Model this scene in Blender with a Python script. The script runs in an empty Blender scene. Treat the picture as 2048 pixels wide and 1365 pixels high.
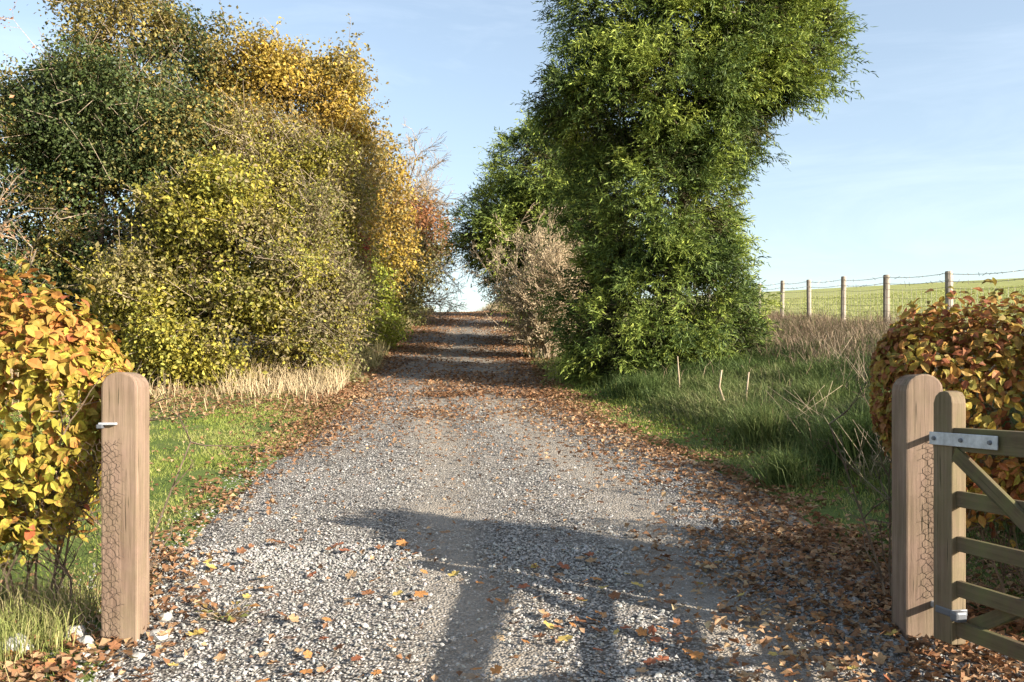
import bpy, math, random
import numpy as np

# ------------------------------------------------------------------ camera, sky, sun, exposure
S = bpy.context.scene
COL = S.collection
SUN_EL, SUN_AZ = math.radians(19.5), math.radians(28.0)      # light comes from the right and a little from behind
TO_SUN = np.array([math.cos(SUN_EL)*math.cos(SUN_AZ), -math.cos(SUN_EL)*math.sin(SUN_AZ), math.sin(SUN_EL)])

cam_d = bpy.data.cameras.new('camera'); cam = bpy.data.objects.new('camera', cam_d); COL.objects.link(cam)
cam.location = (0, 0, 1.26); cam.rotation_euler = (math.pi/2, 0, 0)
cam_d.sensor_width = 36; cam_d.lens = 32.52; cam_d.shift_y = 0.0466
cam_d.clip_start = 0.05; cam_d.clip_end = 2000
S.camera = cam

W = bpy.data.worlds.new('World'); S.world = W; W.use_nodes = True
nt = W.node_tree; nt.nodes.clear()
out = nt.nodes.new('ShaderNodeOutputWorld'); bg = nt.nodes.new('ShaderNodeBackground')
sky = nt.nodes.new('ShaderNodeTexSky'); sky.sky_type = 'NISHITA'; sky.sun_disc = False
sky.sun_elevation = SUN_EL; sky.sun_rotation = math.radians(118.0)
sky.altitude = 100; sky.air_density = 1.0; sky.dust_density = 1.4; sky.ozone_density = 0.35
# a few thin high streaks of cirrus
tc = nt.nodes.new('ShaderNodeTexCoord'); mp = nt.nodes.new('ShaderNodeMapping')
mp.inputs['Scale'].default_value = (1.6, 1.6, 9.0); mp.inputs['Rotation'].default_value = (0.10, 0.14, 0.3)
ns = nt.nodes.new('ShaderNodeTexNoise'); ns.inputs['Scale'].default_value = 1.7; ns.inputs['Detail'].default_value = 7; ns.inputs['Roughness'].default_value = 0.62
ns.inputs['Distortion'].default_value = 0.6
mr = nt.nodes.new('ShaderNodeMapRange'); mr.inputs[1].default_value = 0.46; mr.inputs[2].default_value = 0.86; mr.inputs[3].default_value = 0.10; mr.inputs[4].default_value = 0.26
mx = nt.nodes.new('ShaderNodeMix'); mx.data_type = 'RGBA'
mx.inputs[7].default_value = (6.6, 7.2, 7.8, 1)
nt.links.new(tc.outputs['Generated'], mp.inputs['Vector']); nt.links.new(mp.outputs[0], ns.inputs['Vector'])
nt.links.new(ns.outputs['Fac'], mr.inputs[0]); nt.links.new(mr.outputs[0], mx.inputs[0])
nt.links.new(sky.outputs[0], mx.inputs[6]); nt.links.new(mx.outputs[2], bg.inputs['Color'])
bg.inputs['Strength'].default_value = 0.088
nt.links.new(bg.outputs[0], out.inputs[0])

sl = bpy.data.lights.new('sun', 'SUN'); sl.energy = 5.0; sl.angle = math.radians(0.5); sl.color = (1.0, 0.90, 0.76)
so = bpy.data.objects.new('sun', sl); COL.objects.link(so); so.location = (20, -10, 15)
from mathutils import Vector
so.rotation_euler = Vector(TO_SUN).to_track_quat('Z', 'Y').to_euler()

S.view_settings.view_transform = 'Standard'; S.view_settings.look = 'None'
S.view_settings.gamma = 1; S.view_settings.use_curve_mapping = False
S.view_settings.exposure = 1.52
S.cycles.max_bounces = 6; S.cycles.diffuse_bounces = 3; S.cycles.transmission_bounces = 3; S.cycles.glossy_bounces = 2
S.cycles.use_denoising = True

RNG = np.random.default_rng(11)
random.seed(5)

# ------------------------------------------------------------------ small maths helpers
def unit(v):
    return v/np.maximum(np.linalg.norm(v, axis=-1, keepdims=True), 1e-9)

def _hash(i, seed):
    n = (i[..., 0].astype(np.int64)*73856093) ^ (i[..., 1].astype(np.int64)*19349663) ^ (i[..., 2].astype(np.int64)*83492791) ^ (seed*2654435761)
    n = (n ^ (n >> 13))*1274126177 & 0x7fffffff
    n = (n ^ (n >> 11))*668265263 & 0x7fffffff
    return (n & 0xffffff)/float(0xffffff)

def vnoise(p, scale, seed=0):
    p = np.asarray(p, float)
    if p.shape[-1] == 2:
        p = np.concatenate([p, np.zeros(p.shape[:-1]+(1,))], -1)
    q = p*scale; i = np.floor(q); f = q-i; u = f*f*(3-2*f); r = 0
    for dx in (0, 1):
        for dy in (0, 1):
            for dz in (0, 1):
                w = (u[..., 0] if dx else 1-u[..., 0])*(u[..., 1] if dy else 1-u[..., 1])*(u[..., 2] if dz else 1-u[..., 2])
                r = r+w*_hash(i+np.array([dx, dy, dz]), seed)
    return r

def fnoise(p, scale, seed=0, octs=3):
    r = 0; a = 1; t = 0
    for o in range(octs):
        r = r+a*vnoise(p, scale*2**o, seed+o*7); t += a; a *= .5
    return r/t

def sstep(a, b, x):
    t = np.clip((x-a)/(b-a), 0, 1); return t*t*(3-2*t)

# ------------------------------------------------------------------ terrain
def road_z(Y):
    Y = np.asarray(Y, float)
    z = .135*(np.clip(Y, -6, 32)-4.63)
    e = np.clip(Y-32, 0, 18); z = z+.135*e-.135*e*e/36
    return z-np.clip(Y-50, 0, None)*.02

RY = [-8, 0, 4.2, 5.8, 7.2, 8.7, 9.9, 13.5, 20, 28, 36, 44, 60]
RL = [-3.4, -2.6, -1.95, -2.25, -2.36, -2.36, -2.27, -2.28, -2.60, -2.95, -3.0, -3.9, -8]
RR = [4.0, 3.6, 2.75, 2.42, 2.22, 1.90, 1.46, .55, .30, .12, .0, -.8, -5]
def edge_l(Y): return np.interp(Y, RY, RL)+.10*(vnoise(np.stack([np.asarray(Y, float), 0*Y+3.1], -1), .9, 4)-.5)
def edge_r(Y): return np.interp(Y, RY, RR)+.12*(vnoise(np.stack([np.asarray(Y, float), 0*Y+9.1], -1), .8, 5)-.5)

def height(X, Y):
    X = np.asarray(X, float); Y = np.asarray(Y, float)
    r = road_z(Y)
    fld = .27+.0536*np.clip(X, -50, 140)+.0975*np.clip(Y, -10, 190)
    fld = fld-.0006*np.clip(Y-130, 0, None)**2*.5
    xr = np.interp(Y, RY, RR)+.25
    t = np.clip((X-xr)/np.maximum(6.3-xr, .5), 0, 1)
    t = t*.55+.45*(t*t*(3-2*t))
    z = r*(1-t)+fld*t
    # rough tussocky bank
    b = sstep(.05, .4, t)*(1-sstep(.85, 1.0, t))
    z = z+b*.22*(fnoise(np.stack([X, Y], -1), .8, 21)-.5)*1.4
    # grassy hummock right of the crest of the lane
    z = z+1.05*np.exp(-((X-1.6)/2.2)**2-((Y-45)/4.5)**2)
    # left side falls away a little behind the trees
    z = z-np.clip(-X-9, 0, 60)*.05
    z = z+.03*(fnoise(np.stack([X, Y], -1), 1.3, 2)-.5)
    return z

def ground_at(x, y): return float(height(np.array([x]), np.array([y]))[0])

# ------------------------------------------------------------------ object helpers
def thing(name, label, cat, loc, group=None, rotz=0):
    o = bpy.data.objects.new(name, None); COL.objects.link(o); o.empty_display_size = .2
    o.location = loc; o.rotation_euler = (0, 0, rotz)
    o['label'] = label; o['category'] = cat
    if group: o['group'] = group
    return o

def tag(o, label=None, cat=None, group=None, kind=None):
    if label: o['label'] = label
    if cat: o['category'] = cat
    if group: o['group'] = group
    if kind: o['kind'] = kind
    return o

def np_mesh(name, V, F, tint=None, smooth=False):
    me = bpy.data.meshes.new(name)
    V = np.ascontiguousarray(V, np.float32); F = np.ascontiguousarray(F, np.int32)
    k = F.shape[1]
    me.vertices.add(len(V)); me.vertices.foreach_set('co', V.ravel())
    me.loops.add(F.size); me.loops.foreach_set('vertex_index', F.ravel())
    me.polygons.add(len(F)); me.polygons.foreach_set('loop_start', np.arange(0, F.size, k, dtype=np.int32))
    me.polygons.foreach_set('use_smooth', np.full(len(F), bool(smooth)))
    me.update(calc_edges=True)
    if tint is not None:
        a = me.attributes.new('tint', 'FLOAT_COLOR', 'FACE')
        c = np.ones((len(F), 4), np.float32); c[:, :3] = tint
        a.data.foreach_set('color', c.ravel())
    return me

def add_np(name, V, F, mat, parent=None, tint=None, smooth=False):
    V = np.asarray(V, float)
    if parent is not None:
        V = V-np.array(parent.location)
    o = bpy.data.objects.new(name, np_mesh(name, V, F, tint, smooth)); COL.objects.link(o)
    o.data.materials.append(mat)
    if parent is not None: o.parent = parent
    return o

def frames(normal, direc):
    """rotation matrices (n,3,3) whose columns are side, along, normal"""
    n = unit(normal); d = direc-(direc*n).sum(-1, keepdims=True)*n; d = unit(d)
    s = np.cross(d, n)
    return np.stack([s, d, n], -1)

def scatter(tv, tf, C, R, sc):
    """copies of a template (tv,tf) at C with rotations R, scale sc -> V,F"""
    sc = np.asarray(sc, float)
    if sc.ndim == 1: sc = sc[:, None, None]
    else: sc = sc[:, None, :]
    v = np.einsum('nij,nkj->nki', R, tv[None]*sc)+C[:, None, :]
    k = len(tv); n = len(C)
    f = tf[None]+(np.arange(n)*k)[:, None, None]
    return v.reshape(-1, 3), f.reshape(-1, tf.shape[1])

LEAF_V = np.array([[0, -.5, 0], [.34, -.02, .09], [0, .52, -.05], [-.34, -.02, .09]])
LEAF_F = np.array([[0, 1, 2], [0, 2, 3]])

def merge(parts):
    Vs, Fs, Ts, o = [], [], [], 0
    for p in parts:
        Vs.append(p[0]); Fs.append(p[1]+o); o += len(p[0])
        if len(p) > 2: Ts.append(p[2])
    return np.concatenate(Vs), np.concatenate(Fs), (np.concatenate(Ts) if Ts else None)

def sticks(A, B, ra, rb, n=3):
    """tapered prisms from A to B"""
    A = np.asarray(A, float); B = np.asarray(B, float); N = len(A)
    ra = np.broadcast_to(np.asarray(ra, float), (N,)); rb = np.broadcast_to(np.asarray(rb, float), (N,))
    d = unit(B-A); h = np.where(np.abs(d[:, 2:3]) > .9, np.array([[1., 0, 0]]), np.array([[0., 0, 1]]))
    s = unit(np.cross(d, h)); t = np.cross(d, s)
    an = np.arange(n)*2*math.pi/n
    ring = s[:, None]*np.cos(an)[None, :, None]+t[:, None]*np.sin(an)[None, :, None]
    V = np.concatenate([A[:, None]+ring*ra[:, None, None], B[:, None]+ring*rb[:, None, None]], 1).reshape(-1, 3)
    f = []
    for i in range(n):
        j = (i+1) % n
        f += [[i, j, n+j], [i, n+j, n+i]]
    F = (np.array(f)[None]+(np.arange(N)*2*n)[:, None, None]).reshape(-1, 3)
    return V, F

def tube(pts, rad, n=8):
    """one continuous tapered tube with closed ends"""
    pts = np.asarray(pts, float); rad = np.broadcast_to(np.asarray(rad, float), (len(pts),)); k = len(pts)
    d = np.gradient(pts, axis=0); d = unit(d)
    h = np.array([1., 0, 0]) if abs(d[0, 2]) > .8 else np.array([0., 0, 1])
    s = unit(np.cross(d, h)); t = np.cross(d, s)
    an = np.arange(n)*2*math.pi/n
    V = (pts[:, None]+(s[:, None]*np.cos(an)[None, :, None]+t[:, None]*np.sin(an)[None, :, None])*rad[:, None, None]).reshape(-1, 3)
    F = []
    for i in range(k-1):
        for j in range(n):
            a, b = i*n+j, i*n+(j+1) % n
            F += [[a, b, b+n], [a, b+n, a+n]]
    V = np.concatenate([V, pts[:1], pts[-1:]]); c0, c1 = k*n, k*n+1
    for j in range(n):
        F += [[c0, (j+1) % n, j], [c1, (k-1)*n+j, (k-1)*n+(j+1) % n]]
    return V, np.array(F)

# ------------------------------------------------------------------ materials
def nmat(name):
    m = bpy.data.materials.new(name); m.use_nodes = True
    n = m.node_tree; b = n.nodes['Principled BSDF']
    return m, n, b

def nd(n, t, **kw):
    x = n.nodes.new(t)
    for k, v in kw.items():
        if k in ('inp',):
            for a, c in v.items(): x.inputs[a].default_value = c
        else: setattr(x, k, v)
    return x

def mixc(n, fac, a, b, blend='MIX'):
    m = nd(n, 'ShaderNodeMix', data_type='RGBA', blend_type=blend)
    for i, v in ((0, fac), (6, a), (7, b)):
        if hasattr(v, 'is_linked'): n.links.new(v, m.inputs[i])
        else: m.inputs[i].default_value = v if i == 0 else ((*v, 1) if len(v) == 3 else v)
    return m.outputs[2]

def ramp(n, src, stops):
    r = nd(n, 'ShaderNodeValToRGB'); e = r.color_ramp.elements
    while len(e) < len(stops): e.new(.5)
    for x, (p, c) in zip(e, stops):
        x.position = p; x.color = (*c, 1) if len(c) == 3 else c
    n.links.new(src, r.inputs[0]); return r.outputs[0]

def noise(n, scale, detail=4, rough=.6, vec=None, dist=0):
    x = nd(n, 'ShaderNodeTexNoise', inp={'Scale': scale, 'Detail': detail, 'Roughness': rough, 'Distortion': dist})
    if vec is not None: n.links.new(vec, x.inputs['Vector'])
    return x.outputs['Fac']

def coords(n, scale=None):
    g = nd(n, 'ShaderNodeTexCoord')
    if scale is None: return g.outputs['Object']
    m = nd(n, 'ShaderNodeMapping', inp={'Scale': scale}); n.links.new(g.outputs['Object'], m.inputs[0]); return m.outputs[0]

def bump(n, b, h, strength=.4, dist=.02):
    x = nd(n, 'ShaderNodeBump', inp={'Strength': strength, 'Distance': dist}); n.links.new(h, x.inputs['Height']); n.links.new(x.outputs[0], b.inputs['Normal'])

def leaf_material(name, transl=.3, rough=.55, spec=.3, fleck=0.0):
    m, n, b = nmat(name)
    at = nd(n, 'ShaderNodeAttribute', attribute_name='tint')
    c = at.outputs['Color']
    if fleck:
        f = noise(n, 55, 3, .6, coords(n)); f = ramp(n, f, [(.42, (0, 0, 0)), (.62, (1, 1, 1))])
        mm = nd(n, 'ShaderNodeMath', operation='MULTIPLY'); n.links.new(f, mm.inputs[0]); mm.inputs[1].default_value = fleck
        c = mixc(n, mm.outputs[0], c, (.24, .10, .03))
    n.links.new(c, b.inputs['Base Color']); b.inputs['Roughness'].default_value = rough; b.inputs['Specular IOR Level'].default_value = spec
    t = nd(n, 'ShaderNodeBsdfTranslucent'); n.links.new(c, t.inputs[0])
    mix = nd(n, 'ShaderNodeMixShader'); mix.inputs[0].default_value = transl
    n.links.new(b.outputs[0], mix.inputs[1]); n.links.new(t.outputs[0], mix.inputs[2])
    n.links.new(mix.outputs[0], n.nodes['Material Output'].inputs[0])
    return m

M_LEAF = leaf_material('autumn_leaf', .32)
M_HOLLY = leaf_material('glossy_evergreen_leaf', .15, .5, .22)
M_BEECH = leaf_material('beech_leaf', .24, .6, .18, fleck=.7)
M_CONIFER = leaf_material('conifer_spray', .22, .6, .25)
M_GRASS = leaf_material('grass_blade', .30, .6, .2)
M_LITTER = leaf_material('fallen_leaf_surface', .15, .7, .2, fleck=.4)

def bark_material(name, c0, c1, c2=None):
    m, n, b = nmat(name)
    f = noise(n, 9, 5, .65, coords(n, (3, 3, .6)))
    c = ramp(n, f, [(.3, c0), (.7, c1)])
    if c2:
        c = mixc(n, ramp(n, noise(n, 3, 3), [(.5, (0, 0, 0)), (.7, (1, 1, 1))]), c, c2)
    n.links.new(c, b.inputs['Base Color']); b.inputs['Roughness'].default_value = .85; b.inputs['Specular IOR Level'].default_value = .15
    bump(n, b, f, .6, .02); return m

M_BARK = bark_material('brown_bark', (.07, .05, .035), (.20, .15, .11), (.13, .14, .07))
M_TWIG = bark_material('grey_twig', (.18, .14, .10), (.38, .31, .23))
M_TWIGP = bark_material('pale_twig', (.30, .23, .15), (.50, .40, .28))
M_STRAW = leaf_material('dry_straw', .2, .7, .2)

def wood_material(name, c0, c1, green=.0, axis='Z', dark=1.0):
    m, n, b = nmat(name)
    sc = {'Z': (14, 14, .55), 'X': (.55, 14, 14)}[axis]
    v = coords(n, sc)
    g = noise(n, 3.2, 7, .62, v, 1.0)
    c = ramp(n, g, [(.28, c0), (.50, tuple((a+d)/2 for a, d in zip(c0, c1))), (.72, c1)])
    k = noise(n, 7.5, 2, .5, coords(n, {'Z': (9, 9, .35), 'X': (.35, 9, 9)}[axis]), .3)      # drying cracks
    kk = ramp(n, k, [(.30, (1, 1, 1)), (.345, (0, 0, 0))])
    c = mixc(n, kk, c, tuple(.35*a for a in c0))
    bl = noise(n, 2.3, 5, .6, coords(n)); c = mixc(n, ramp(n, bl, [(.45, (0, 0, 0)), (.75, (.5, .5, .5))]), c, tuple(a*1.18+.03 for a in c1))
    if green:
        gg = ramp(n, noise(n, 4, 6, .7, coords(n, (1.5, 1.5, .8))), [(.38, (0, 0, 0)), (.66, (green,)*3)])
        c = mixc(n, gg, c, (.12, .13, .045))
    n.links.new(c, b.inputs['Base Color']); b.inputs['Roughness'].default_value = .75; b.inputs['Specular IOR Level'].default_value = .2
    bump(n, b, g, .35, .006); return m

M_POST = wood_material('brown_treated_timber', (.115, .076, .055), (.265, .185, .14), .26)
M_STILE = wood_material('weathered_gate_timber', (.115, .078, .05), (.215, .155, .105), .42)
M_RAIL = wood_material('mossy_gate_rail', (.07, .05, .03), (.145, .105, .065), .6, 'X')
M_FPOST = wood_material('grey_fence_timber', (.17, .14, .115), (.40, .35, .30), .12)

m, n, b = nmat('galvanised_steel'); b.inputs['Metallic'].default_value = .35; b.inputs['Roughness'].default_value = .55
f = noise(n, 14, 5, .7, coords(n)); n.links.new(ramp(n, f, [(.35, (.33, .35, .38)), (.65, (.55, .58, .62))]), b.inputs['Base Color']); M_STEEL = m
m, n, b = nmat('dark_bolt_steel'); b.inputs['Metallic'].default_value = .3; b.inputs['Roughness'].default_value = .5; b.inputs['Base Color'].default_value = (.13, .14, .16, 1); M_BOLT = m
m, n, b = nmat('wire_steel'); b.inputs['Metallic'].default_value = .3; b.inputs['Roughness'].default_value = .5; b.inputs['Base Color'].default_value = (.24, .22, .20, 1); M_WIRE = m
m, n, b = nmat('old_wire_steel'); b.inputs['Metallic'].default_value = .2; b.inputs['Roughness'].default_value = .7; b.inputs['Base Color'].default_value = (.085, .06, .045, 1); M_WIRED = m

# stones with a tint per stone
m, n, b = nmat('gravel_stone')
at = nd(n, 'ShaderNodeAttribute', attribute_name='tint'); f = noise(n, 70, 4, .7, coords(n))
c = mixc(n, ramp(n, f, [(.35, (0, 0, 0)), (.7, (.55, .55, .55))]), at.outputs['Color'], (.46, .45, .43)); n.links.new(c, b.inputs['Base Color'])
b.inputs['Roughness'].default_value = .8; b.inputs['Specular IOR Level'].default_value = .25; M_STONE = m
m, n, b = nmat('chalky_flint')
f = noise(n, 16, 6, .7, coords(n)); n.links.new(ramp(n, f, [(.3, (.22, .21, .19)), (.48, (.36, .35, .32)), (.75, (.52, .51, .47))]), b.inputs['Base Color'])
b.inputs['Roughness'].default_value = .75; bump(n, b, f, .5, .01); M_FLINT = m

# the drive: crushed stone, dirt in the wheel tracks, leaf mould at the sides; masks are the plan of the drive itself
m, n, b = nmat('gravel_drive_surface')
at = nd(n, 'ShaderNodeAttribute', attribute_name='plan'); sep = nd(n, 'ShaderNodeSeparateColor'); n.links.new(at.outputs['Color'], sep.inputs[0])
v = nd(n, 'ShaderNodeTexVoronoi', inp={'Scale': 62.0}); n.links.new(coords(n), v.inputs['Vector'])
sv = nd(n, 'ShaderNodeSeparateColor'); n.links.new(v.outputs['Color'], sv.inputs[0])
st = ramp(n, sv.outputs[0], [(0, (.085, .08, .07)), (.45, (.21, .195, .175)), (.8, (.34, .32, .29)), (1, (.48, .455, .415))])
gap = ramp(n, v.outputs['Distance'], [(.42, (0, 0, 0)), (.72, (1, 1, 1))])
st = mixc(n, gap, st, (.07, .062, .055))
fine = noise(n, 160, 3, .7, coords(n)); dirt = ramp(n, fine, [(.3, (.18, .155, .125)), (.7, (.37, .33, .275))])
patch = noise(n, 2.2, 5, .65, coords(n))
ad = nd(n, 'ShaderNodeMath', operation='ADD'); n.links.new(sep.outputs[1], ad.inputs[0]); n.links.new(patch, ad.inputs[1])
dm = ramp(n, ad.outputs[0], [(.50, (0, 0, 0)), (.95, (.85, .85, .85))])
c = mixc(n, dm, st, dirt)
lv = nd(n, 'ShaderNodeTexVoronoi', inp={'Scale': 17.0}); n.links.new(coords(n), lv.inputs['Vector'])
ls = nd(n, 'ShaderNodeSeparateColor'); n.links.new(lv.outputs['Color'], ls.inputs[0])
lc = ramp(n, ls.outputs[1], [(0, (.08, .045, .03)), (.4, (.17, .09, .05)), (.75, (.32, .19, .10)), (1, (.44, .32, .19))])
ad2 = nd(n, 'ShaderNodeMath', operation='ADD'); n.links.new(sep.outputs[0], ad2.inputs[0]); n.links.new(ls.outputs[0], ad2.inputs[1])
lm = ramp(n, ad2.outputs[0], [(.98, (0, 0, 0)), (1.02, (1, 1, 1))])
c = mixc(n, lm, c, lc)
n.links.new(c, b.inputs['Base Color']); b.inputs['Roughness'].default_value = .9; b.inputs['Specular IOR Level'].default_value = .15
bump(n, b, v.outputs['Distance'], .8, .012); M_DRIVE = m

# earth under turf: r = dead leaves, g = dry thatch, b = field
m, n, b = nmat('turf_and_soil')
at = nd(n, 'ShaderNodeAttribute', attribute_name='plan'); sep = nd(n, 'ShaderNodeSeparateColor'); n.links.new(at.outputs['Color'], sep.inputs[0])
f1 = noise(n, 6, 6, .7, coords(n)); f2 = noise(n, 60, 4, .7, coords(n))
c = ramp(n, f2, [(.3, (.045, .07, .018)), (.7, (.12, .17, .04))])
c = mixc(n, ramp(n, f1, [(.42, (0, 0, 0)), (.7, (.6, .6, .6))]), c, (.15, .16, .06))
th = ramp(n, f2, [(.3, (.17, .12, .06)), (.7, (.36, .28, .16))])
c = mixc(n, sep.outputs[1], c, th)
fv = noise(n, 1.3, 6, .6, coords(n, (1, .22, 1))); fcol = ramp(n, fv, [(.3, (.20, .225, .07)), (.52, (.28, .295, .10)), (.75, (.36, .35, .15))])
c = mixc(n, sep.outputs[2], c, fcol)
lv = nd(n, 'ShaderNodeTexVoronoi', inp={'Scale': 16.0}); n.links.new(coords(n), lv.inputs['Vector'])
ls = nd(n, 'ShaderNodeSeparateColor'); n.links.new(lv.outputs['Color'], ls.inputs[0])
lc = ramp(n, ls.outputs[1], [(0, (.08, .04, .02)), (.5, (.22, .11, .05)), (1, (.36, .22, .10))])
ad2 = nd(n, 'ShaderNodeMath', operation='ADD'); n.links.new(sep.outputs[0], ad2.inputs[0]); n.links.new(ls.outputs[0], ad2.inputs[1])
c = mixc(n, ramp(n, ad2.outputs[0], [(.98, (0, 0, 0)), (1.02, (1, 1, 1))]), c, lc)
n.links.new(c, b.inputs['Base Color']); b.inputs['Roughness'].default_value = .95; b.inputs['Specular IOR Level'].default_value = .1
bump(n, b, f2, .6, .02); M_TURF = m

# ------------------------------------------------------------------ ground and drive
def graded(a, lo, hi, b, fine, coarse_n):
    mid = np.arange(lo, hi+1e-6, fine)
    left = lo-(lo-a)*(np.linspace(0, 1, coarse_n)[1:][::-1])**2.2
    right = hi+(b-hi)*(np.linspace(0, 1, coarse_n)[1:])**2.2
    return np.concatenate([left, mid, right])

def set_plan(me, cols):
    a = me.attributes.new('plan', 'FLOAT_COLOR', 'POINT'); c = np.ones((len(cols), 4), np.float32); c[:, :3] = cols
    a.data.foreach_set('color', c.ravel())

def grid_faces(nx, ny):
    i = np.arange((nx-1)*(ny-1)); x = i % (nx-1); y = i//(nx-1); a = y*nx+x
    return np.stack([a, a+1, a+1+nx, a+nx], -1)

def litter_amount(X, Y):
    """how thickly fallen leaves lie: along both edges of the drive, everywhere under the trees further up"""
    el, er = edge_l(Y), edge_r(Y)
    dl = X-el; dr = er-X
    nz = fnoise(np.stack([X, Y], -1), 1.1, 31)
    wl = .30+.25*sstep(8, 12, Y); wr = .55+.35*nz
    a = np.exp(-(dl/wl)**2)*np.where(Y < 9, .08+.5*sstep(.50, .62, nz), .5)+np.exp(-(np.clip(dr, -.5, None)/wr)**2)*np.where(dr < -.08, .07, .58)
    far = sstep(8.0, 14, Y)*(.10+.50*sstep(.34, .70, nz)+.16*sstep(14.5, 19, Y))
    ctr = np.exp(-((X-(el+er)/2)/.55)**2)*sstep(15, 19, Y)*(1-sstep(27, 33, Y))
    far = far*np.where((dl > -.6) & (dr > -.4), 1, 0)*(1-.75*ctr)
    return np.clip(np.maximum(a, far), 0, 1)

gx = graded(-160, -7.5, 7.5, 220, .11, 40); gy = graded(-25, 3.0, 24, 420, .11, 60)
GX, GY = np.meshgrid(gx, gy)
X, Y = GX.ravel(), GY.ravel()
Z = height(X, Y)
inside = sstep(-.02, .18, X-edge_l(Y))*sstep(-.02, .18, edge_r(Y)-X)*np.where((Y < 58), 1, 0)
Z = Z-.05*inside
plan = np.zeros((len(X), 3))
plan[:, 0] = litter_amount(X, Y)*.75
# brown leaf-strewn turf below the left trees
plan[:, 0] = np.maximum(plan[:, 0], .38*sstep(10.8, 12.6, Y)*(1-sstep(14.4, 15.5, Y))*np.where(X < 0, 1, 0)*np.where(X > -8, 1, .3))
plan[:, 1] = np.where(X < -2.4, sstep(13.0, 14.4, Y), 0)+np.where(X > 0, sstep(3.6, 5.0, X-.5*fnoise(np.stack([X, Y], -1), .9, 3))*(1-sstep(6.3, 7.0, X)), 0)*.9
plan[:, 1] = np.clip(plan[:, 1]+.5*sstep(20, 26, Y)*(X < 5), 0, 1)
plan[:, 2] = sstep(6.4, 7.2, X)
g = add_np('ground', np.stack([X, Y, Z], -1), grid_faces(len(gx), len(gy)), M_TURF, smooth=True)
set_plan(g.data, plan); tag(g, 'grassy sloping ground with a lawn, a rough bank and a green field', None, None, 'structure')

yy = np.concatenate([np.arange(-6, 3, .25), np.arange(3, 16, .08), np.arange(16, 58, .25)])
uu = np.linspace(0, 1, 56)
el, er = edge_l(yy), edge_r(yy)
X = (el[:, None]*(1-uu)+er[:, None]*uu).ravel(); Y = np.repeat(yy, len(uu)); U = np.tile(uu, len(yy))
Z = height(X, Y)-.03*(1-sstep(0, .05, np.minimum(U, 1-U)))+.012*(fnoise(np.stack([X, Y], -1), 2.5, 8)-.5)
for c_ in (.40, .70): Z = Z-.018*np.exp(-((U-c_)/.09)**2)                       # wheel ruts
plan = np.zeros((len(X), 3)); plan[:, 0] = litter_amount(X, Y)*.85
plan[:, 1] = .42*np.exp(-((U-.40)/.07)**2)+.40*np.exp(-((U-.70)/.09)**2)+.12*sstep(8, 12, Y)+.25*sstep(.86, 1, U)
g = add_np('driveway', np.stack([X, Y, Z], -1), grid_faces(len(uu), len(yy)), M_DRIVE, smooth=True)
set_plan(g.data, plan); tag(g, 'grey gravel drive climbing between the trees', None, None, 'structure')

# ------------------------------------------------------------------ palettes
def palette(stops, field=.55, scale=.9):
    """stops = colours in order; leaves draw along them, neighbours alike"""
    st = np.array(stops)
    def f(P, rng, seed=0):
        v = field*np.clip((fnoise(P, scale, seed)-.5)*2.2+.5, 0, 1)+(1-field)*rng.random(len(P))
        x = np.clip(v, 0, .999)*(len(st)-1); i = x.astype(int); t = (x-i)[:, None]
        c = st[i]*(1-t)+st[np.minimum(i+1, len(st)-1)]*t
        return np.clip(c*rng.uniform(.75, 1.25, (len(P), 1)), 0, 1)
    return f

def blend(p, q, frac, scale=1.3):
    """patches of q growing through p"""
    def f(P, rng, seed=0):
        k = fnoise(P, scale, seed+77)+.35*(rng.random(len(P))-.5) < (.30+.4*frac)
        return np.where(k[:, None], q(P, rng, seed+5), p(P, rng, seed))
    return f
_hazel = palette([(.16, .10, .04), (.17, .18, .035), (.30, .27, .045), (.42, .36, .06), (.20, .22, .04), (.36, .33, .09)])
_holly = palette([(.03, .046, .014), (.06, .09, .026), (.04, .06, .018), (.10, .13, .045), (.18, .16, .05)], .3)
_olive = palette([(.06, .075, .025), (.18, .15, .045), (.30, .23, .06), (.13, .13, .045), (.38, .30, .08)], .5, 1.1)
_maple = palette([(.26, .16, .05), (.36, .24, .045), (.48, .33, .055), (.24, .21, .05), (.40, .23, .055)], .55, .8)
_haw = palette([(.18, .13, .075), (.28, .22, .115), (.22, .20, .075), (.35, .29, .12), (.15, .14, .055)], .45)
_thick = palette([(.13, .11, .055), (.22, .18, .095), (.19, .20, .06), (.29, .26, .11)], .4)
PAL_HAZEL = blend(_hazel, _haw, .22)
PAL_HOLLY = blend(_holly, _olive, .16, .9)
PAL_OLIVE = blend(_olive, _holly, .36, 1.0)
PAL_MAPLE = blend(_maple, _haw, .2)
PAL_HAW = blend(_haw, _hazel, .42)
PAL_THICK = blend(_thick, _hazel, .36)
PAL_RED = palette([(.26, .03, .03), (.40, .06, .05), (.20, .05, .03)], .3)
PAL_LIME = palette([(.14, .22, .03), (.27, .33, .05), (.38, .38, .06), (.18, .24, .04)], .4)
PAL_RUST = palette([(.20, .09, .04), (.32, .14, .06), (.20, .16, .05), (.38, .20, .08)], .6, .5)
_rust = PAL_RUST
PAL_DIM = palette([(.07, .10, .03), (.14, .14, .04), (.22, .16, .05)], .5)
def PAL_RUST(P, rng, seed=0):
    k = (rng.random(len(P)) < sstep(4.6, 6.0, P[:, 2]))[:, None]
    return np.where(k, _rust(P, rng, seed), .8*_thick(P, rng, seed))  # lower leaves greener and dulled: shade put into the crown colour
PAL_CON = palette([(.025, .045, .015), (.085, .13, .03), (.21, .265, .05), (.37, .41, .08)], .6, 1.9)
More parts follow.
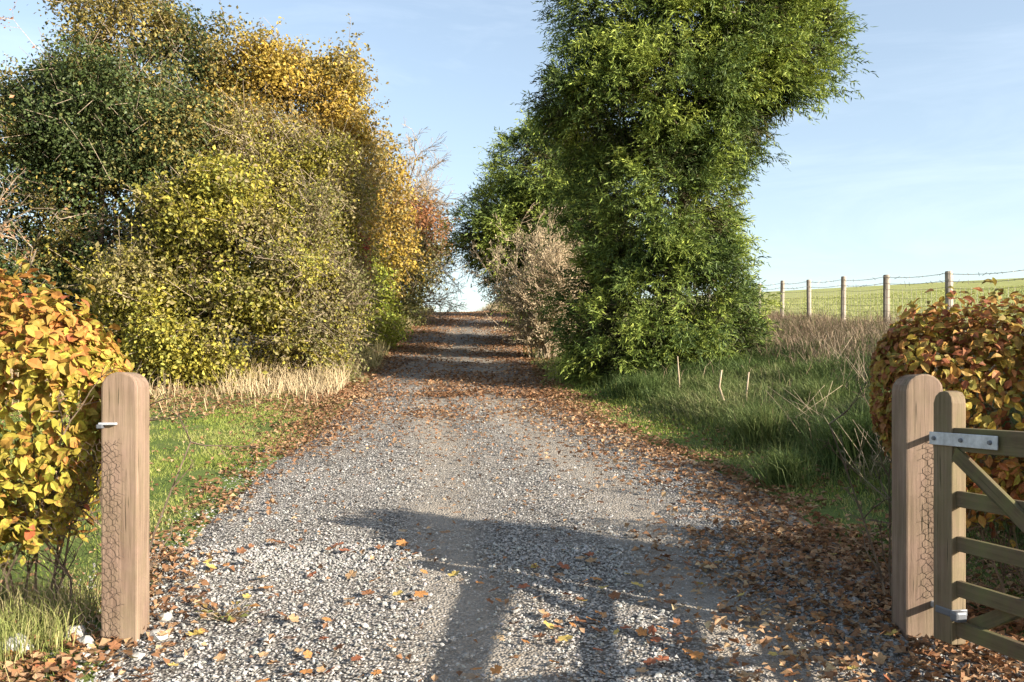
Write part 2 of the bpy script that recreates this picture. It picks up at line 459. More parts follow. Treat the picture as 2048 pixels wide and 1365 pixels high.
def PAL_BEECH_L(P, rng, seed=0):
    lo_ = palette([(.40, .13, .04), (.26, .30, .04), (.44, .38, .06), (.34, .36, .05), (.50, .40, .08), (.46, .22, .05)], .4, 2.6)(P, rng, seed)
    hi_ = palette([(.30, .30, .05), (.46, .28, .06), (.48, .20, .06), (.38, .36, .06), (.40, .11, .05), (.27, .06, .045)], .4, 2.6)(P, rng, seed)
    k = (rng.random(len(P)) < .15+.65*sstep(1.0, 1.75, P[:, 2]))[:, None]
    return np.where(k, hi_, lo_)*.85
PAL_BEECH_R = palette([(.15, .05, .03), (.30, .12, .06), (.36, .20, .06), (.38, .30, .05), (.20, .23, .05), (.30, .10, .05), (.19, .06, .045), (.36, .22, .08)], .4, 2.6)

# ------------------------------------------------------------------ crowns
def lobe_points(lobes, N, rng, lo=.72, hi=1.04, rough=.22, seed=0, back=.4):
    L = np.array(lobes, float); c, r = L[:, :3], L[:, 3:6]
    a = (r[:, 0]*r[:, 1]+r[:, 0]*r[:, 2]+r[:, 1]*r[:, 2]); k = rng.choice(len(L), int(N*4.2), p=a/a.sum())
    d = unit(rng.normal(size=(len(k), 3)))
    keep = rng.random(len(k)) < np.where((d[:, 1] > .35), back, 1)
    k, d = k[keep], d[keep]
    rr = rng.uniform(lo, hi, len(k))**.7
    P = c[k]+d*r[k]*rr[:, None]
    P = P*1.0+d*r[k].mean(1, keepdims=True)*((fnoise(P, 1.1, seed)-.5)*2*rough)[:, None]
    # drop what lies deep inside another lobe
    ok = np.ones(len(P), bool)
    for j in range(len(L)):
        q = (((P-c[j])/r[j])**2).sum(1)
        ok &= ~((q < .36) & (k != j) & (rng.random(len(P)) < .8))
    # gaps
    ok &= fnoise(P, 2.4, seed+50) > rng.uniform(.32, .48, len(P))
    P, d = P[ok], d[ok]
    return P[:N], d[:N]

def knobbly(lobes, rng, k=9):
    """smaller boughs bulging out of the main ones, so that the outline is uneven"""
    out_ = [tuple(np.array(l)*np.array([1, 1, 1, .88, .88, .88])) for l in lobes]
    for l in lobes:
        l = np.array(l)
        for _ in range(k):
            d = unit(rng.normal(size=3)); f = rng.uniform(.20, .48)
            out_.append((*(l[:3]+d*l[3:6]*rng.uniform(.72, 1.08)), *(l[3:6].mean()*f*rng.uniform(.75, 1.25, 3))))
    return out_

def leaf_cloud(C, D, per, spread, size, pal, rng, seed, droop=.25, up=.35):
    n = len(C)*per
    P = np.repeat(C, per, 0)+rng.normal(size=(n, 3))*spread*np.array([1, 1, .8])
    O = np.repeat(D, per, 0)
    nrm = O*.55+rng.normal(size=(n, 3))*.55+np.array([0, 0, up])
    di = rng.normal(size=(n, 3))*.8+O*.4-np.array([0, 0, droop])
    V, F = scatter(LEAF_V, LEAF_F, P, frames(nrm, di), size*rng.uniform(.6, 1.3, n))
    T = np.repeat(pal(P, rng, seed)*np.repeat(rng.uniform(.72, 1.22, (len(C), 1)), per, 0), 2, 0)
    return V, F, np.clip(T, 0, 1)

def limbs(base, tips, rng, r0, r1=.008, wob=.12):
    """curved boughs from the trunk to points in the crown"""
    parts = []
    for t in tips:
        t = np.asarray(t, float); k = 6; s = np.linspace(0, 1, k)[:, None]
        mid = base*.45+t*.55+np.array([0, 0, .12*np.linalg.norm(t-base)])
        p = (1-s)**2*base+2*s*(1-s)*mid+s*s*t+rng.normal(size=(k, 3))*wob*s*(1-s)*2
        parts.append(tube(p, np.linspace(r0, r1, k), 5))
    return parts

def add_tree(name, label, cat, base, lobes, nclump, per, spread, size, pal, seed, trunk_h=.5, r0=.09, mat=None, group=None,
             twigs=0, extra=None, back=.4, ground=True, lo=.72, twig_mat=None, stems=1):
    rng = np.random.default_rng(seed)
    bz = ground_at(base[0], base[1])
    root = thing(name, label, cat, (base[0], base[1], bz-.05), group)
    core = lobes; lobes = knobbly(lobes, rng)
    C, D = lobe_points(lobes, nclump, rng, seed=seed, back=back, lo=lo, rough=.34)
    parts = [leaf_cloud(C, D, per, spread, size, pal, rng, seed)]
    # sparser leaves within, so that the crown is not hollow
    Ci, Di = lobe_points(lobes, max(10, nclump//4), rng, lo=.25, hi=.7, seed=seed+3, back=1)
    parts.append(leaf_cloud(Ci, Di, max(3, per//2), spread*1.6, size*1.2, pal, rng, seed))
    # long shoots that break the outline
    ns = max(12, nclump//9); ii = rng.choice(len(C), min(ns, len(C)), replace=False); ns = len(ii)
    sd_ = unit(D[ii]+rng.normal(size=(ns, 3))*.45+np.array([0, 0, .45])); sl_ = rng.uniform(.25, .75, ns)*min(1.0, np.array(core, float)[:, 3:6].mean()/.9)
    A0, A1 = C[ii]-sd_*.1, C[ii]+sd_*sl_[:, None]
    u_ = np.repeat(rng.random((ns, 1)), 1, 1)
    LC = np.concatenate([A0+(A1-A0)*q for q in (.3, .5, .7, .85, 1.0)]); LD = np.tile(sd_, (5, 1))
    parts.append(leaf_cloud(LC, LD, 4, .055, size, pal, rng, seed))
    shoots = sticks(A0, A1, .006, .003)
    if extra:
        for lb, nc, pr, sp, sz, pl in extra:
            C2, D2 = lobe_points(lb, nc, rng, seed=seed+9, back=back); parts.append(leaf_cloud(C2, D2, pr, sp, sz, pl, rng, seed+4))
    V, F, T = merge(parts)
    o = add_np('crown', V, F, mat or M_LEAF, root, T); 
    L = np.array(core, float)
    wood = []
    B0 = np.array([base[0], base[1], bz-.1])
    for s in range(stems):
        b = B0+np.array([rng.normal()*.25, rng.normal()*.15, 0])*(stems > 1)
        top = np.array([L[:, 0].mean(), L[:, 1].mean(), bz+trunk_h+(L[:, 2].max()-bz-trunk_h)*.6]) if stems == 1 else L[s % len(L), :3]
        k = 7; q = np.linspace(0, 1, k)[:, None]; p = b*(1-q)+top*q+rng.normal(size=(k, 3))*.05*q
        wood.append(tube(p, np.linspace(r0*1.25, r0*.35, k), 8))
        for l in L[s::stems]:
            st = p[rng.integers(1, 4)]
            tips = [l[:3]+unit(rng.normal(size=3))*l[3:6]*.75 for _ in range(4)]
            wood += limbs(st, [l[:3]], rng, r0*.55, .02)
            wood += limbs(l[:3], tips, rng, .025, .006)
    add_np('twigs', shoots[0], shoots[1], twig_mat or M_TWIG, root)
    if twigs:
        idx = rng.choice(len(C), min(twigs, len(C)), replace=False)
        cen = L[np.argmin(((C[idx][:, None]-L[None, :, :3])**2).sum(-1), 1), :3]
        A = cen+(C[idx]-cen)*rng.uniform(.35, .7, (len(idx), 1)); Bm = C[idx]+rng.normal(size=(len(idx), 3))*.08
        Be = C[idx]+D[idx]*rng.uniform(.1, .35, (len(idx), 1))+rng.normal(size=(len(idx), 3))*.12
        tw = merge([sticks(A, Bm, .009, .005), sticks(Bm, Be, .005, .0025)])
        add_np('twigs', tw[0], tw[1], twig_mat or M_TWIG, root)
    V, F, _ = merge([w[:2] for w in wood])
    add_np('trunk', V, F, M_BARK, root, smooth=True)
    return root

G_L = 'trees and shrubs left of the drive'
add_tree('hazel_bush', 'bright yellow green leafy bush at the near end of the left trees, over dry grass', 'bush', (-4.83, 15.15),
         [(-5.69, 14.76, 2.65, 0.92, 0.77, 1.11), (-4.44, 14.76, 3.23, 1.11, 0.82, 1.4), (-6.18, 14.86, 2.07, 0.72, 0.68, 0.77), (-4.73, 14.47, 2.17, 1.16, 0.68, 0.87), (-5.02, 14.86, 3.9, 0.87, 0.68, 0.87)],
         2300, 31, .135, .068, PAL_HAZEL, 101, twigs=700, group=G_L, stems=4, r0=.05)
add_tree('thicket_shrub', 'grey green brown thorny shrub at the right end of the yellow bush', 'bush', (-3.38, 14.96),
         [(-3.28, 14.86, 2.46, 0.72, 0.68, 1.25), (-3.23, 14.96, 3.52, 0.63, 0.68, 0.96), (-2.9, 15.05, 2.07, 0.34, 0.58, 0.87)],
         1300, 22, .115, .05, PAL_THICK, 102, twigs=800, group=G_L, stems=3, r0=.03)
add_tree('holly_tree', 'dark evergreen holly tree behind the left beech hedge', 'tree', (-6.98, 16.3),
         [(-7.3, 16.2, 6.0, 1.2, 1.0, .8), (-9.6, 16.3, 2.6, 1.6, 1.2, 1.7), (-8.3, 16.2, 2.6, 1.3, 1.0, 1.3), (-8.6, 16.6, 5.0, 1.3, 1.1, 1.2), (-6.89, 16.1, 4.21, 1.75, 1.16, 1.84), (-8.63, 16.3, 3.53, 1.46, 1.26, 1.94), (-6.11, 16.2, 5.18, 1.31, 1.07, 1.16), (-7.57, 16.2, 5.95, 1.36, 1.07, 1.07), (-7.37, 15.81, 2.56, 1.26, 0.97, 1.26)],
         3600, 30, .13, .064, PAL_HOLLY, 103, twigs=500, mat=M_HOLLY, group=G_L, r0=.14)
add_tree('ivy_clad_tree', 'tall olive and yellow tree top rising above the dark holly', 'tree', (-7.14, 17.76),
         [(-6.3, 17.5, 5.7, 1.1, 1.0, 1.1), (-6.95, 17.56, 6.99, 1.64, 1.35, 1.64), (-8.11, 17.56, 6.03, 1.25, 1.25, 1.35), (-5.98, 17.56, 6.51, 1.06, 1.16, 1.25), (-7.24, 17.56, 8.15, 0.96, 0.96, 0.87)],
         2000, 28, .15, .07, PAL_OLIVE, 104, twigs=700, group=G_L, r0=.16)
add_tree('field_maple', 'tall orange yellow field maple, highest of the left trees near the sky gap', 'tree', (-4.22, 17.86),
         [(-4.32, 17.66, 6.39, 1.25, 1.25, 1.44), (-3.74, 17.66, 5.23, 1.25, 1.25, 1.44), (-4.99, 17.66, 5.81, 1.06, 1.15, 1.44), (-3.46, 17.86, 6.77, 0.53, 0.77, 0.86), (-4.8, 17.66, 7.06, 0.67, 0.77, 0.77)],
         2100, 29, .145, .07, PAL_MAPLE, 105, twigs=900, group=G_L, r0=.14)
add_tree('hawthorn', 'buff brown twiggy hawthorn between the yellow bush and the orange maple', 'tree', (-4.01, 16.23),
         [(-4.01, 16.14, 4.45, 1.19, 0.86, 1.15), (-4.39, 16.14, 5.31, 0.86, 0.76, 0.95), (-3.15, 16.33, 4.35, 0.67, 0.76, 1.15)],
         1700, 22, .13, .055, PAL_HAW, 106, twigs=1000, group=G_L, r0=.08)
add_tree('golden_maple', 'golden yellow maple beside the lane behind the hawthorn', 'tree', (-3.5, 20.9),
         [(-3.2, 20.8, 5.2, 1.0, 1.3, 1.5), (-2.8, 21.0, 4.5, .7, 1.1, 1.0), (-3.4, 20.8, 6.4, .7, .9, .8), (-3.9, 20.8, 4.6, .9, 1.2, 1.6)],
         1200, 13, .14, .08, PAL_MAPLE, 107, twigs=500, group=G_L, r0=.1)
add_tree('spindle_bush', 'small crimson red bush at the lane edge among the left trees', 'bush', (-2.98, 17.6),
         [(-2.98, 17.3, 3.9, .16, .3, .36), (-2.86, 17.3, 3.6, .12, .3, .22)], 90, 11, .06, .055, PAL_RED, 108, twigs=50, group=G_L, r0=.02)
add_tree('shaded_hawthorn', 'shaded brown hawthorn below the crimson bush', 'bush', (-3.3, 18.3),
         [(-3.3, 18.3, 2.9, .6, 1.1, 1.2), (-3.4, 18.3, 3.9, .5, 1.0, .8)], 600, 11, .12, .055, PAL_HAW, 109, twigs=400, group=G_L, stems=2, r0=.03)
add_tree('elder_bush', 'sunlit lime green bush in a narrow strip beside the lane', 'bush', (-3.2, 20.6),
         [(-3.0, 20.4, 2.9, .42, .8, .9), (-3.1, 20.4, 3.7, .35, .7, .6)], 560, 12, .10, .07, PAL_LIME, 110, twigs=120, group=G_L, stems=2, r0=.03)
add_tree('rusty_maple', 'rust orange tree, coloured dark green below for shade, overhanging the lane at its far end', 'tree', (-3.8, 26.2),
         [(-3.5, 26, 5.2, 1.1, 2.0, 1.4), (-2.6, 26.2, 5.55, .8, 1.4, .85), (-4.2, 26, 5.8, 1.0, 1.6, 1.2), (-3.0, 25.8, 5.9, .8, 1.2, .8)],
         1100, 12, .18, .095, PAL_RUST, 111, twigs=300, group=G_L, r0=.12)
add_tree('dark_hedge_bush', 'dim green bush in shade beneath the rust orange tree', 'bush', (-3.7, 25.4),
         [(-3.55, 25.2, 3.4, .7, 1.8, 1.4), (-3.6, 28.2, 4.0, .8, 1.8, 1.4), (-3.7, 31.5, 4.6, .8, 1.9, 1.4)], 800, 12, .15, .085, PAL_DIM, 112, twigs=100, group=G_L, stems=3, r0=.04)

def branch_levels(A, D, L, r, rng, levels, kids, spread, shrink, segs=3, gravity=0.0):
    """forking bare twigs as sticks"""
    out_ = []
    for lv in range(levels):
        cur = A.copy(); d = D.copy(); nodes = [cur.copy()]; dirs = [d.copy()]
        for s in range(segs):
            d = unit(d+rng.normal(size=d.shape)*.16+np.array([0, 0, gravity])); nx = cur+d*(L/segs)[:, None]
            out_.append((cur, nx, r*(1-.5*s/segs), r*(1-.5*(s+1)/segs))); cur = nx; nodes.append(cur.copy()); dirs.append(d.copy())
        if lv == levels-1: break
        nodes = np.stack(nodes, 1); dirs = np.stack(dirs, 1); n = len(A)
        k = rng.integers(1, segs+1, (n, kids)); ii = np.arange(n)[:, None]
        A = nodes[ii, k].reshape(-1, 3); D = unit(dirs[ii, k].reshape(-1, 3)+rng.normal(size=(n*kids, 3))*spread)
        L = np.repeat(L*shrink, kids)*rng.uniform(.7, 1.2, n*kids); r = np.repeat(r*.55, kids)
    return out_

def stick_mesh(segs):
    V, F, _ = merge([sticks(a, b, ra, rb) for a, b, ra, rb in segs]); return V, F

def bare_tree(name, label, cat, base, nstem, height_, seed, lv=4, kids=4, spread=.55, r=.05, lean=(0, 0), group=None, mat=None, minr=.004, leaves=None, fan=.25):
    rng = np.random.default_rng(seed); bz = ground_at(*base)
    root = thing(name, label, cat, (base[0], base[1], bz-.05), group)
    A = np.array([[base[0], base[1], bz-.1]])+rng.normal(size=(nstem, 3))*np.array([.08, .08, 0])*(nstem > 1)
    D = unit(np.array([lean[0], lean[1], 1.0])+rng.normal(size=(nstem, 3))*np.array([fan, fan, .05]))
    sg = branch_levels(A, D, np.full(nstem, height_), np.full(nstem, r), rng, lv, kids, spread, .52, 4)
    sg = [(a, b, np.maximum(x, minr), np.maximum(y, minr*.7)) for a, b, x, y in sg]
    V, F = stick_mesh(sg[:4]); add_np('trunk', V, F, mat or M_TWIG, root)
    V, F = stick_mesh(sg[4:]); add_np('branches', V, F, mat or M_TWIG, root)
    if leaves:
        pal, cnt, size = leaves
        e = np.concatenate([s[1] for s in sg[-8:]]); c = e[rng.choice(len(e), cnt)]
        V, F, T = leaf_cloud(c, unit(rng.normal(size=c.shape)), 1, .04, size, pal, rng, seed); add_np('leaves', V, F, M_LEAF, root, T)
    return root

bare_tree('bare_tree', 'leafless grey tree standing behind the golden trees by the sky gap', 'tree', (-4.0, 29.5), 4, 3.7, 120, 5, 6, .55, .05, (.22, 0), G_L, minr=.0065)
bare_tree('bare_thorn_tree', 'half bare brown tree at the left edge above the beech hedge', 'tree', (-8.9, 15.4), 4, 3.6, 121, 5, 4, .55, .045, (.05, 0), G_L, minr=.0045,
          leaves=(palette([(.26, .12, .08), (.36, .20, .10), (.30, .24, .08)]), 2600, .06))

# ------------------------------------------------------------------ conifers
def conifer_fronds(P, A, L, pal, rng, seed, K=11):
    n = len(P); up = np.array([0, 0, 1.0])
    side = unit(np.cross(A, up)+rng.normal(size=(n, 3))*.35)
    parts = []
    tv = np.array([[0, 0, 0], [.5, .36, .05], [0, 1.0, -.10], [-.5, .36, .05]])
    for k in range(K):
        t = .10+.90*k/(K-1); sg = 0 if k == K-1 else (1 if k % 2 else -1)
        org = P+A*(L*t)[:, None]-up*(L*.16*t*t)[:, None]
        d = unit(A*.95+side*sg*.70-up*(.05+.60*t)+rng.normal(size=(n, 3))*.22)
        ln = L*(.44-.18*t if sg else .34)*rng.uniform(.7, 1.3, n)
        nrm = unit(np.cross(d, side*(sg or 1)+up*.3)+rng.normal(size=(n, 3))*.5+up*.15)
        V, F = scatter(tv, LEAF_F, org, frames(nrm, d), np.stack([ln*.25, ln, ln], -1))
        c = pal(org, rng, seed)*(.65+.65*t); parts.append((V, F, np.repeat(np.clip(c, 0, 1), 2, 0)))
    return merge(parts)

def add_conifer(name, label, base, lobes, n, seed, size=.36, K=11, group='evergreen conifers right of the drive', back=.35):
    rng = np.random.default_rng(seed); bz = ground_at(*base)
    root = thing(name, label, 'tree', (base[0], base[1], bz-.05), group)
    P, D = lobe_points(lobes, n, rng, lo=.78, hi=1.03, rough=.42, seed=seed, back=back)
    A = unit(D*np.array([1, 1, .6])+np.array([0, 0, .30])+rng.normal(size=P.shape)*.30)
    tuft = 24; n_ = len(P)                                          # each bough end carries a tuft of sprays
    bl = size*(.6+1.5*rng.random(n_)**1.6+.7*(rng.random(n_) < .12)); u = rng.random((n_, tuft))
    sd = unit(rng.normal(size=(n_, tuft, 3)))
    Pf = P[:, None]+A[:, None]*(bl[:, None]*(u-.45))[..., None]+sd*(.05+.17*(1-u))[..., None]*bl[:, None, None]-np.array([0, 0, 1.])*(bl[:, None]*.26*u**3)[..., None]
    Af = unit(A[:, None]+sd*.75+np.array([0, 0, .05]))
    parts = [conifer_fronds(Pf.reshape(-1, 3), Af.reshape(-1, 3), (size*.52*rng.uniform(.6, 1.3, (n_, tuft))).ravel(), PAL_CON, rng, seed, K)]
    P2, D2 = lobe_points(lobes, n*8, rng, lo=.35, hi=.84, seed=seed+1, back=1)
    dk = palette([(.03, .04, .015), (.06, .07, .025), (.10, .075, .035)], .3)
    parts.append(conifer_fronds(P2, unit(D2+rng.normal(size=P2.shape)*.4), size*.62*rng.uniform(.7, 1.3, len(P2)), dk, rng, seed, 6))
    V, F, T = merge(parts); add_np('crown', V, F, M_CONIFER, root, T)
    L = np.array(lobes); w = []
    B0 = np.array([base[0], base[1], bz-.1]); tl = L[np.argmax(L[:, 2])]
    q = np.linspace(0, 1, 9)[:, None]; tr = B0*(1-q)+(tl[:3]+np.array([0, 0, tl[5]*.4]))*q
    w.append(tube(tr, np.linspace(.2, .04, 9), 9))
    for i in rng.choice(len(P), min(170, len(P)), replace=False):
        z = np.clip(P[i, 2]-.5*np.linalg.norm(P[i, :2]-B0[:2])*.3, bz+.2, tr[-1, 2]); s = np.interp(z, tr[:, 2], np.linspace(0, 1, 9))
        a = B0*(1-s)+tr[-1]*s; m_ = (a+P[i])/2+np.array([0, 0, .12])
        w.append(tube(np.array([a, m_, P[i]]), [.03, .018, .006], 4))
    V, F, _ = merge(w); add_np('trunk', V, F, M_BARK, root, smooth=True)
    return root

add_conifer('cypress_tree', 'big bushy cypress leaning right over the bank, nearest of the evergreens', (2.41, 14.97),
[(2.46, 14.78, 2.58, 1.43, 1.28, 1.23), (2.31, 14.78, 4.11, 1.28, 1.28, 1.28), (1.67, 14.78, 5.78, .98, 1.08, .98), (2.76, 14.78, 6.03, 1.33, 1.28, 1.28), (3.75, 14.68, 6.45, 1.0, 1.0, .95), (4.45, 14.6, 6.75, .62, .75, .6), (3.25, 14.7, 5.35, .75, .9, .65), (.95, 14.6, 5.9, .5, .7, .4),
             (1.97, 14.87, 7.15, 1, 1.1, .75), (3.2, 14.87, 7.25, 1.5, 1.2, .8), (1.72, 14.38, 1.99, .79, .79, .69), (3.05, 14.68, 1.99, .84, .79, .64)],
            1450, 201, .42, 8)
add_conifer('cypress_tree', 'second cypress with a pointed top overhanging the lane behind the pale shrub', (1.7, 21.8),
            [(1.3, 21.8, 4.6, 1.5, 1.6, 1.9), (.2, 21.6, 5.0, 1.15, 1.1, .9), (.8, 21.7, 6.2, .95, 1.1, 1.1), (-.55, 21.6, 4.85, .6, .8, .5), (1.5, 21.8, 6.9, .9, 1, 1.0), (1.5, 21.8, 3.2, .9, 1.2, 1.0)],
            620, 202, .50, 7)
add_conifer('cypress_tree', 'third cypress mostly hidden behind the second one', (1.9, 27.6),
            [(1.7, 27.6, 5.2, 1.5, 1.5, 1.9), (.9, 27.5, 6.0, 1.2, 1.2, 1.2), (1.6, 27.6, 7.2, .9, 1, 1.1)], 180, 203, .7, 6)
add_conifer('cypress_tree', 'farthest cypress at the crest of the lane', (1.9, 33.2),
            [(1.8, 33.2, 5.8, 1.4, 1.5, 1.8), (1.2, 33.2, 6.8, 1.0, 1.1, 1.2)], 130, 204, .75, 6)

# pale twiggy shrub in front of the second cypress
rng = np.random.default_rng(300)
bx_, by_ = .72, 18.6; bz_ = ground_at(bx_, by_)
root = thing('twiggy_shrub', 'pale beige twiggy shrub, almost leafless, at the right edge of the lane', 'bush', (bx_, by_, bz_-.05))
ns_ = 105
A = np.array([[bx_, by_, bz_-.05]])+rng.normal(size=(ns_, 3))*np.array([.16, .16, 0])
D = unit(np.stack([rng.normal(-.03, .08, ns_), rng.normal(0, .12, ns_), np.ones(ns_)], -1))
sg = branch_levels(A, D, rng.uniform(.7, 2.1, ns_), np.full(ns_, .014), rng, 4, 5, .42, .42, 4, .05)
sg = [(a, b, np.maximum(x, .0045), np.maximum(y, .0035)) for a, b, x, y in sg]
V, F = stick_mesh(sg[:4]); add_np('trunk', V, F, M_TWIGP, root)
V, F = stick_mesh(sg[4:]); add_np('twigs', V, F, M_TWIGP, root)
e = np.concatenate([s[1] for s in sg[-8:]]); c = e[rng.choice(len(e), 26000)]
V, F, T = leaf_cloud(c, unit(rng.normal(size=c.shape)), 1, .03, .045, palette([(.36, .28, .17), (.50, .42, .27), (.36, .33, .15)]), rng, 3)
add_np('leaves', V, F, M_LEAF, root, T)

# scrubby hedge on the field edge, right of the frame: it shades the bank
add_tree('hawthorn_hedge', 'scrubby hawthorn hedge along the field edge beyond the right gatepost', 'hedge', (7.2, 5.6),
         [(7.2, 3.3, 1.85, .7, .9, .85), (7.2, 4.4, 1.85, .7, .9, .85), (7.2, 5.6, 1.8, .7, .9, .75), (7.3, 6.9, 1.85, .7, .9, .65), (7.3, 8.2, 1.95, .7, .9, .65), (7.3, 9.5, 2.1, .7, .9, .65), (7.4, 10.8, 2.15, .6, .7, .5)],
         2600, 13, .16, .07, PAL_HAW, 130, twigs=300, back=1, stems=6, r0=.04, lo=.3)

# ------------------------------------------------------------------ beech hedges
BV = np.array([[0, -.5, 0], [.20, -.30, .05], [.31, .0, .09], [.20, .30, .05], [0, .56, -.10], [-.20, .30, .05], [-.31, 0, .09], [-.20, -.30, .05], [0, -.2, -.01], [0, .15, 0]])
BF = np.array([[0, 1, 8], [1, 2, 8], [2, 9, 8], [2, 3, 9], [3, 4, 9], [4, 5, 9], [5, 6, 9], [6, 8, 9], [6, 7, 8], [7, 0, 8]])

def path_frame(path, s):
    path = np.array(path, float); seg = np.linalg.norm(np.diff(path, axis=0), axis=1); cum = np.concatenate([[0], np.cumsum(seg)])
    x = np.interp(s, cum, path[:, 0]); y = np.interp(s, cum, path[:, 1])
    e = .15; dx = np.interp(s+e, cum, path[:, 0])-np.interp(s-e, cum, path[:, 0]); dy = np.interp(s+e, cum, path[:, 1])-np.interp(s-e, cum, path[:, 1])
    t = unit(np.stack([dx, dy], -1)); return x, y, t, cum[-1]

def beech_hedge(label, path, half, zlo, ztop, n, size, pal, seed, side, end_round=.35):
    """path runs from the gate end outwards; side = sign of the sideways direction that faces the camera"""
    rng = np.random.default_rng(seed)
    bz = ground_at(*path[0]); root = thing('beech_hedge', label, 'hedge', (path[0][0], path[0][1], bz), 'clipped beech hedges by the gateway')
    total = path_frame(path, np.array([0.]))[3]
    s = total*rng.random(n*2)**1.35; th = rng.uniform(-math.pi, math.pi, n*2)
    sq = 2.6                                                     # superellipse section
    cx = np.sign(np.cos(th))*np.abs(np.cos(th))**(2/sq); cz = np.sign(np.sin(th))*np.abs(np.sin(th))**(2/sq)
    dep = 1-rng.normal(size=n*2)*.13-.06
    endk = np.clip(s/end_round, 0, 1); endk = np.sqrt(np.clip(1-(1-endk)**2, 0, 1))*.8+.2
    x, y, t, _ = path_frame(path, s)
    w = np.stack([t[:, 1], -t[:, 0]], -1)*side                   # towards the camera
    lump = 1+(fnoise(np.stack([s, th, 0*s], -1), 2.6, seed)-.5)*.8
    g_ = height(x, y)
    zt = np.interp(s, *ztop[0:2]) if isinstance(ztop, tuple) else np.full(len(s), ztop)
    zl = np.interp(s, *zlo) if isinstance(zlo, tuple) else np.full(len(s), zlo)
    mid = (zt+zl)/2; hh = (zt-zl)/2
    P = np.stack([x+w[:, 0]*half*cx*dep*endk*lump, y+w[:, 1]*half*cx*dep*endk*lump, mid+hh*cz*dep*(.25+.75*endk)*np.where(cz > 0, 1+.04*(lump-1), 1+.25*(lump-1))], -1)
    N = np.stack([w[:, 0]*cx, w[:, 1]*cx, cz*.8], -1)
    e_ = (1-np.clip(s/end_round, 0, 1))[:, None]; N[:, :2] -= t*e_*1.2
    ok = fnoise(P, 3.2, seed+5) > rng.uniform(.18, .42, len(P))
    P, N, s, dep = P[ok][:n], unit(N[ok])[:n], s[ok][:n], dep[ok][:n]
    n = len(P)
    nr = N*.75+rng.normal(size=(n, 3))*.42+np.array([0, 0, .25]); di = rng.normal(size=(n, 3))*.6+N*.25-np.array([0, 0, .55])
    R = frames(nr, di); sc = size*rng.uniform(.65, 1.25, n); T = pal(P, rng, seed)
    # leaves that show largest: outer, towards the camera, within the frame
    px = P[:, 0]/P[:, 1]; inview = (np.abs(px) < .56) & (P[:, 1] > 1)
    score = np.where(inview, (-N[:, 1]+.35*N[:, 2]+2.0*(dep-.9)), -9); pick = np.argsort(-score)[:300]; rest = np.setdiff1d(np.arange(n), pick)
    V, F = scatter(BV, BF, P[rest], R[rest], sc[rest])
    o = add_np('foliage', V, F, M_BEECH, root, np.repeat(T[rest], len(BF), 0)); o['kind'] = 'stuff'
    # shared leaf meshes: shapes x colours
    nk = 18; order = pick[np.argsort(T[pick] @ np.array([1., -1.4, .2]))]; meshes = []
    for k in range(nk):
        v = BV.copy(); v[:, 0] *= rng.uniform(.85, 1.2); v[:, 2] += rng.normal(size=len(v))*.045; v[:, 2] -= (v[:, 1]**2)*rng.uniform(-.3, .9); v[:, 2] += np.abs(v[:, 0])*rng.uniform(-.1, .5)
        col = T[order[int((k+.5)*len(order)/nk)]]
        me = np_mesh('beech_leaf', v, BF, np.repeat((col*rng.uniform(.9, 1.1))[None], len(BF), 0)); me.materials.append(M_BEECH); meshes.append(me)
    from mathutils import Matrix
    base = np.array(root.location)
    for r_, i in enumerate(order):
        o = bpy.data.objects.new('leaf', meshes[min(nk-1, r_*nk//len(order))]); COL.objects.link(o); o.parent = root
        mt = np.eye(4); mt[:3, :3] = R[i]*sc[i]; mt[:3, 3] = P[i]-base; o.matrix_local = Matrix(mt.tolist())
    # stems and inner twigs
    m_ = int(total*16); ss = rng.random(m_)*total; x, y, t, _ = path_frame(path, ss); gz = height(x, y)
    A = np.stack([x+rng.normal(size=m_)*.05, y+rng.normal(size=m_)*.05, gz-.1], -1)
    zt2 = np.interp(ss, *ztop) if isinstance(ztop, tuple) else np.full(m_, ztop)
    sg = branch_levels(A, unit(rng.normal(size=(m_, 3))*.07+np.array([0, 0, 1])), (zt2-gz)*.72, np.full(m_, .009), rng, 3, 6, .5, .26, 4)
    sg = [(a, b_, np.maximum(x_, .0022), np.maximum(y_, .0018)) for a, b_, x_, y_ in sg]
    V, F = stick_mesh(sg[:4]); add_np('stems', V, F, M_BARK, root); V, F = stick_mesh(sg[4:]); add_np('twigs', V, F, M_BARK, root)
    return root

beech_hedge('yellow and orange beech hedge beside the left gatepost', [(-2.12, 5.02), (-3.0, 4.95), (-4.4, 4.6), (-6.5, 3.8)], .42,
            ([0, .25, .6, 6], [.92, .52, .40, .38]), ([0, .12, .35, .75, 6], [1.50, 1.62, 1.73, 1.83, 1.85]), 15000, .068, PAL_BEECH_L, 401, 1*-1)
beech_hedge('copper red and yellow beech hedge behind the right gatepost and gate', [(2.03, 5.19), (2.45, 5.03), (3.3, 4.62), (4.3, 4.12), (5.3, 3.60), (6.6, 2.92)], .30,
            ([0, .3, 6], [.95, .62, .52]), ([0, .15, .5, 6], [1.58, 1.66, 1.68, 1.68]), 19000, .056, PAL_BEECH_R, 402, 1)

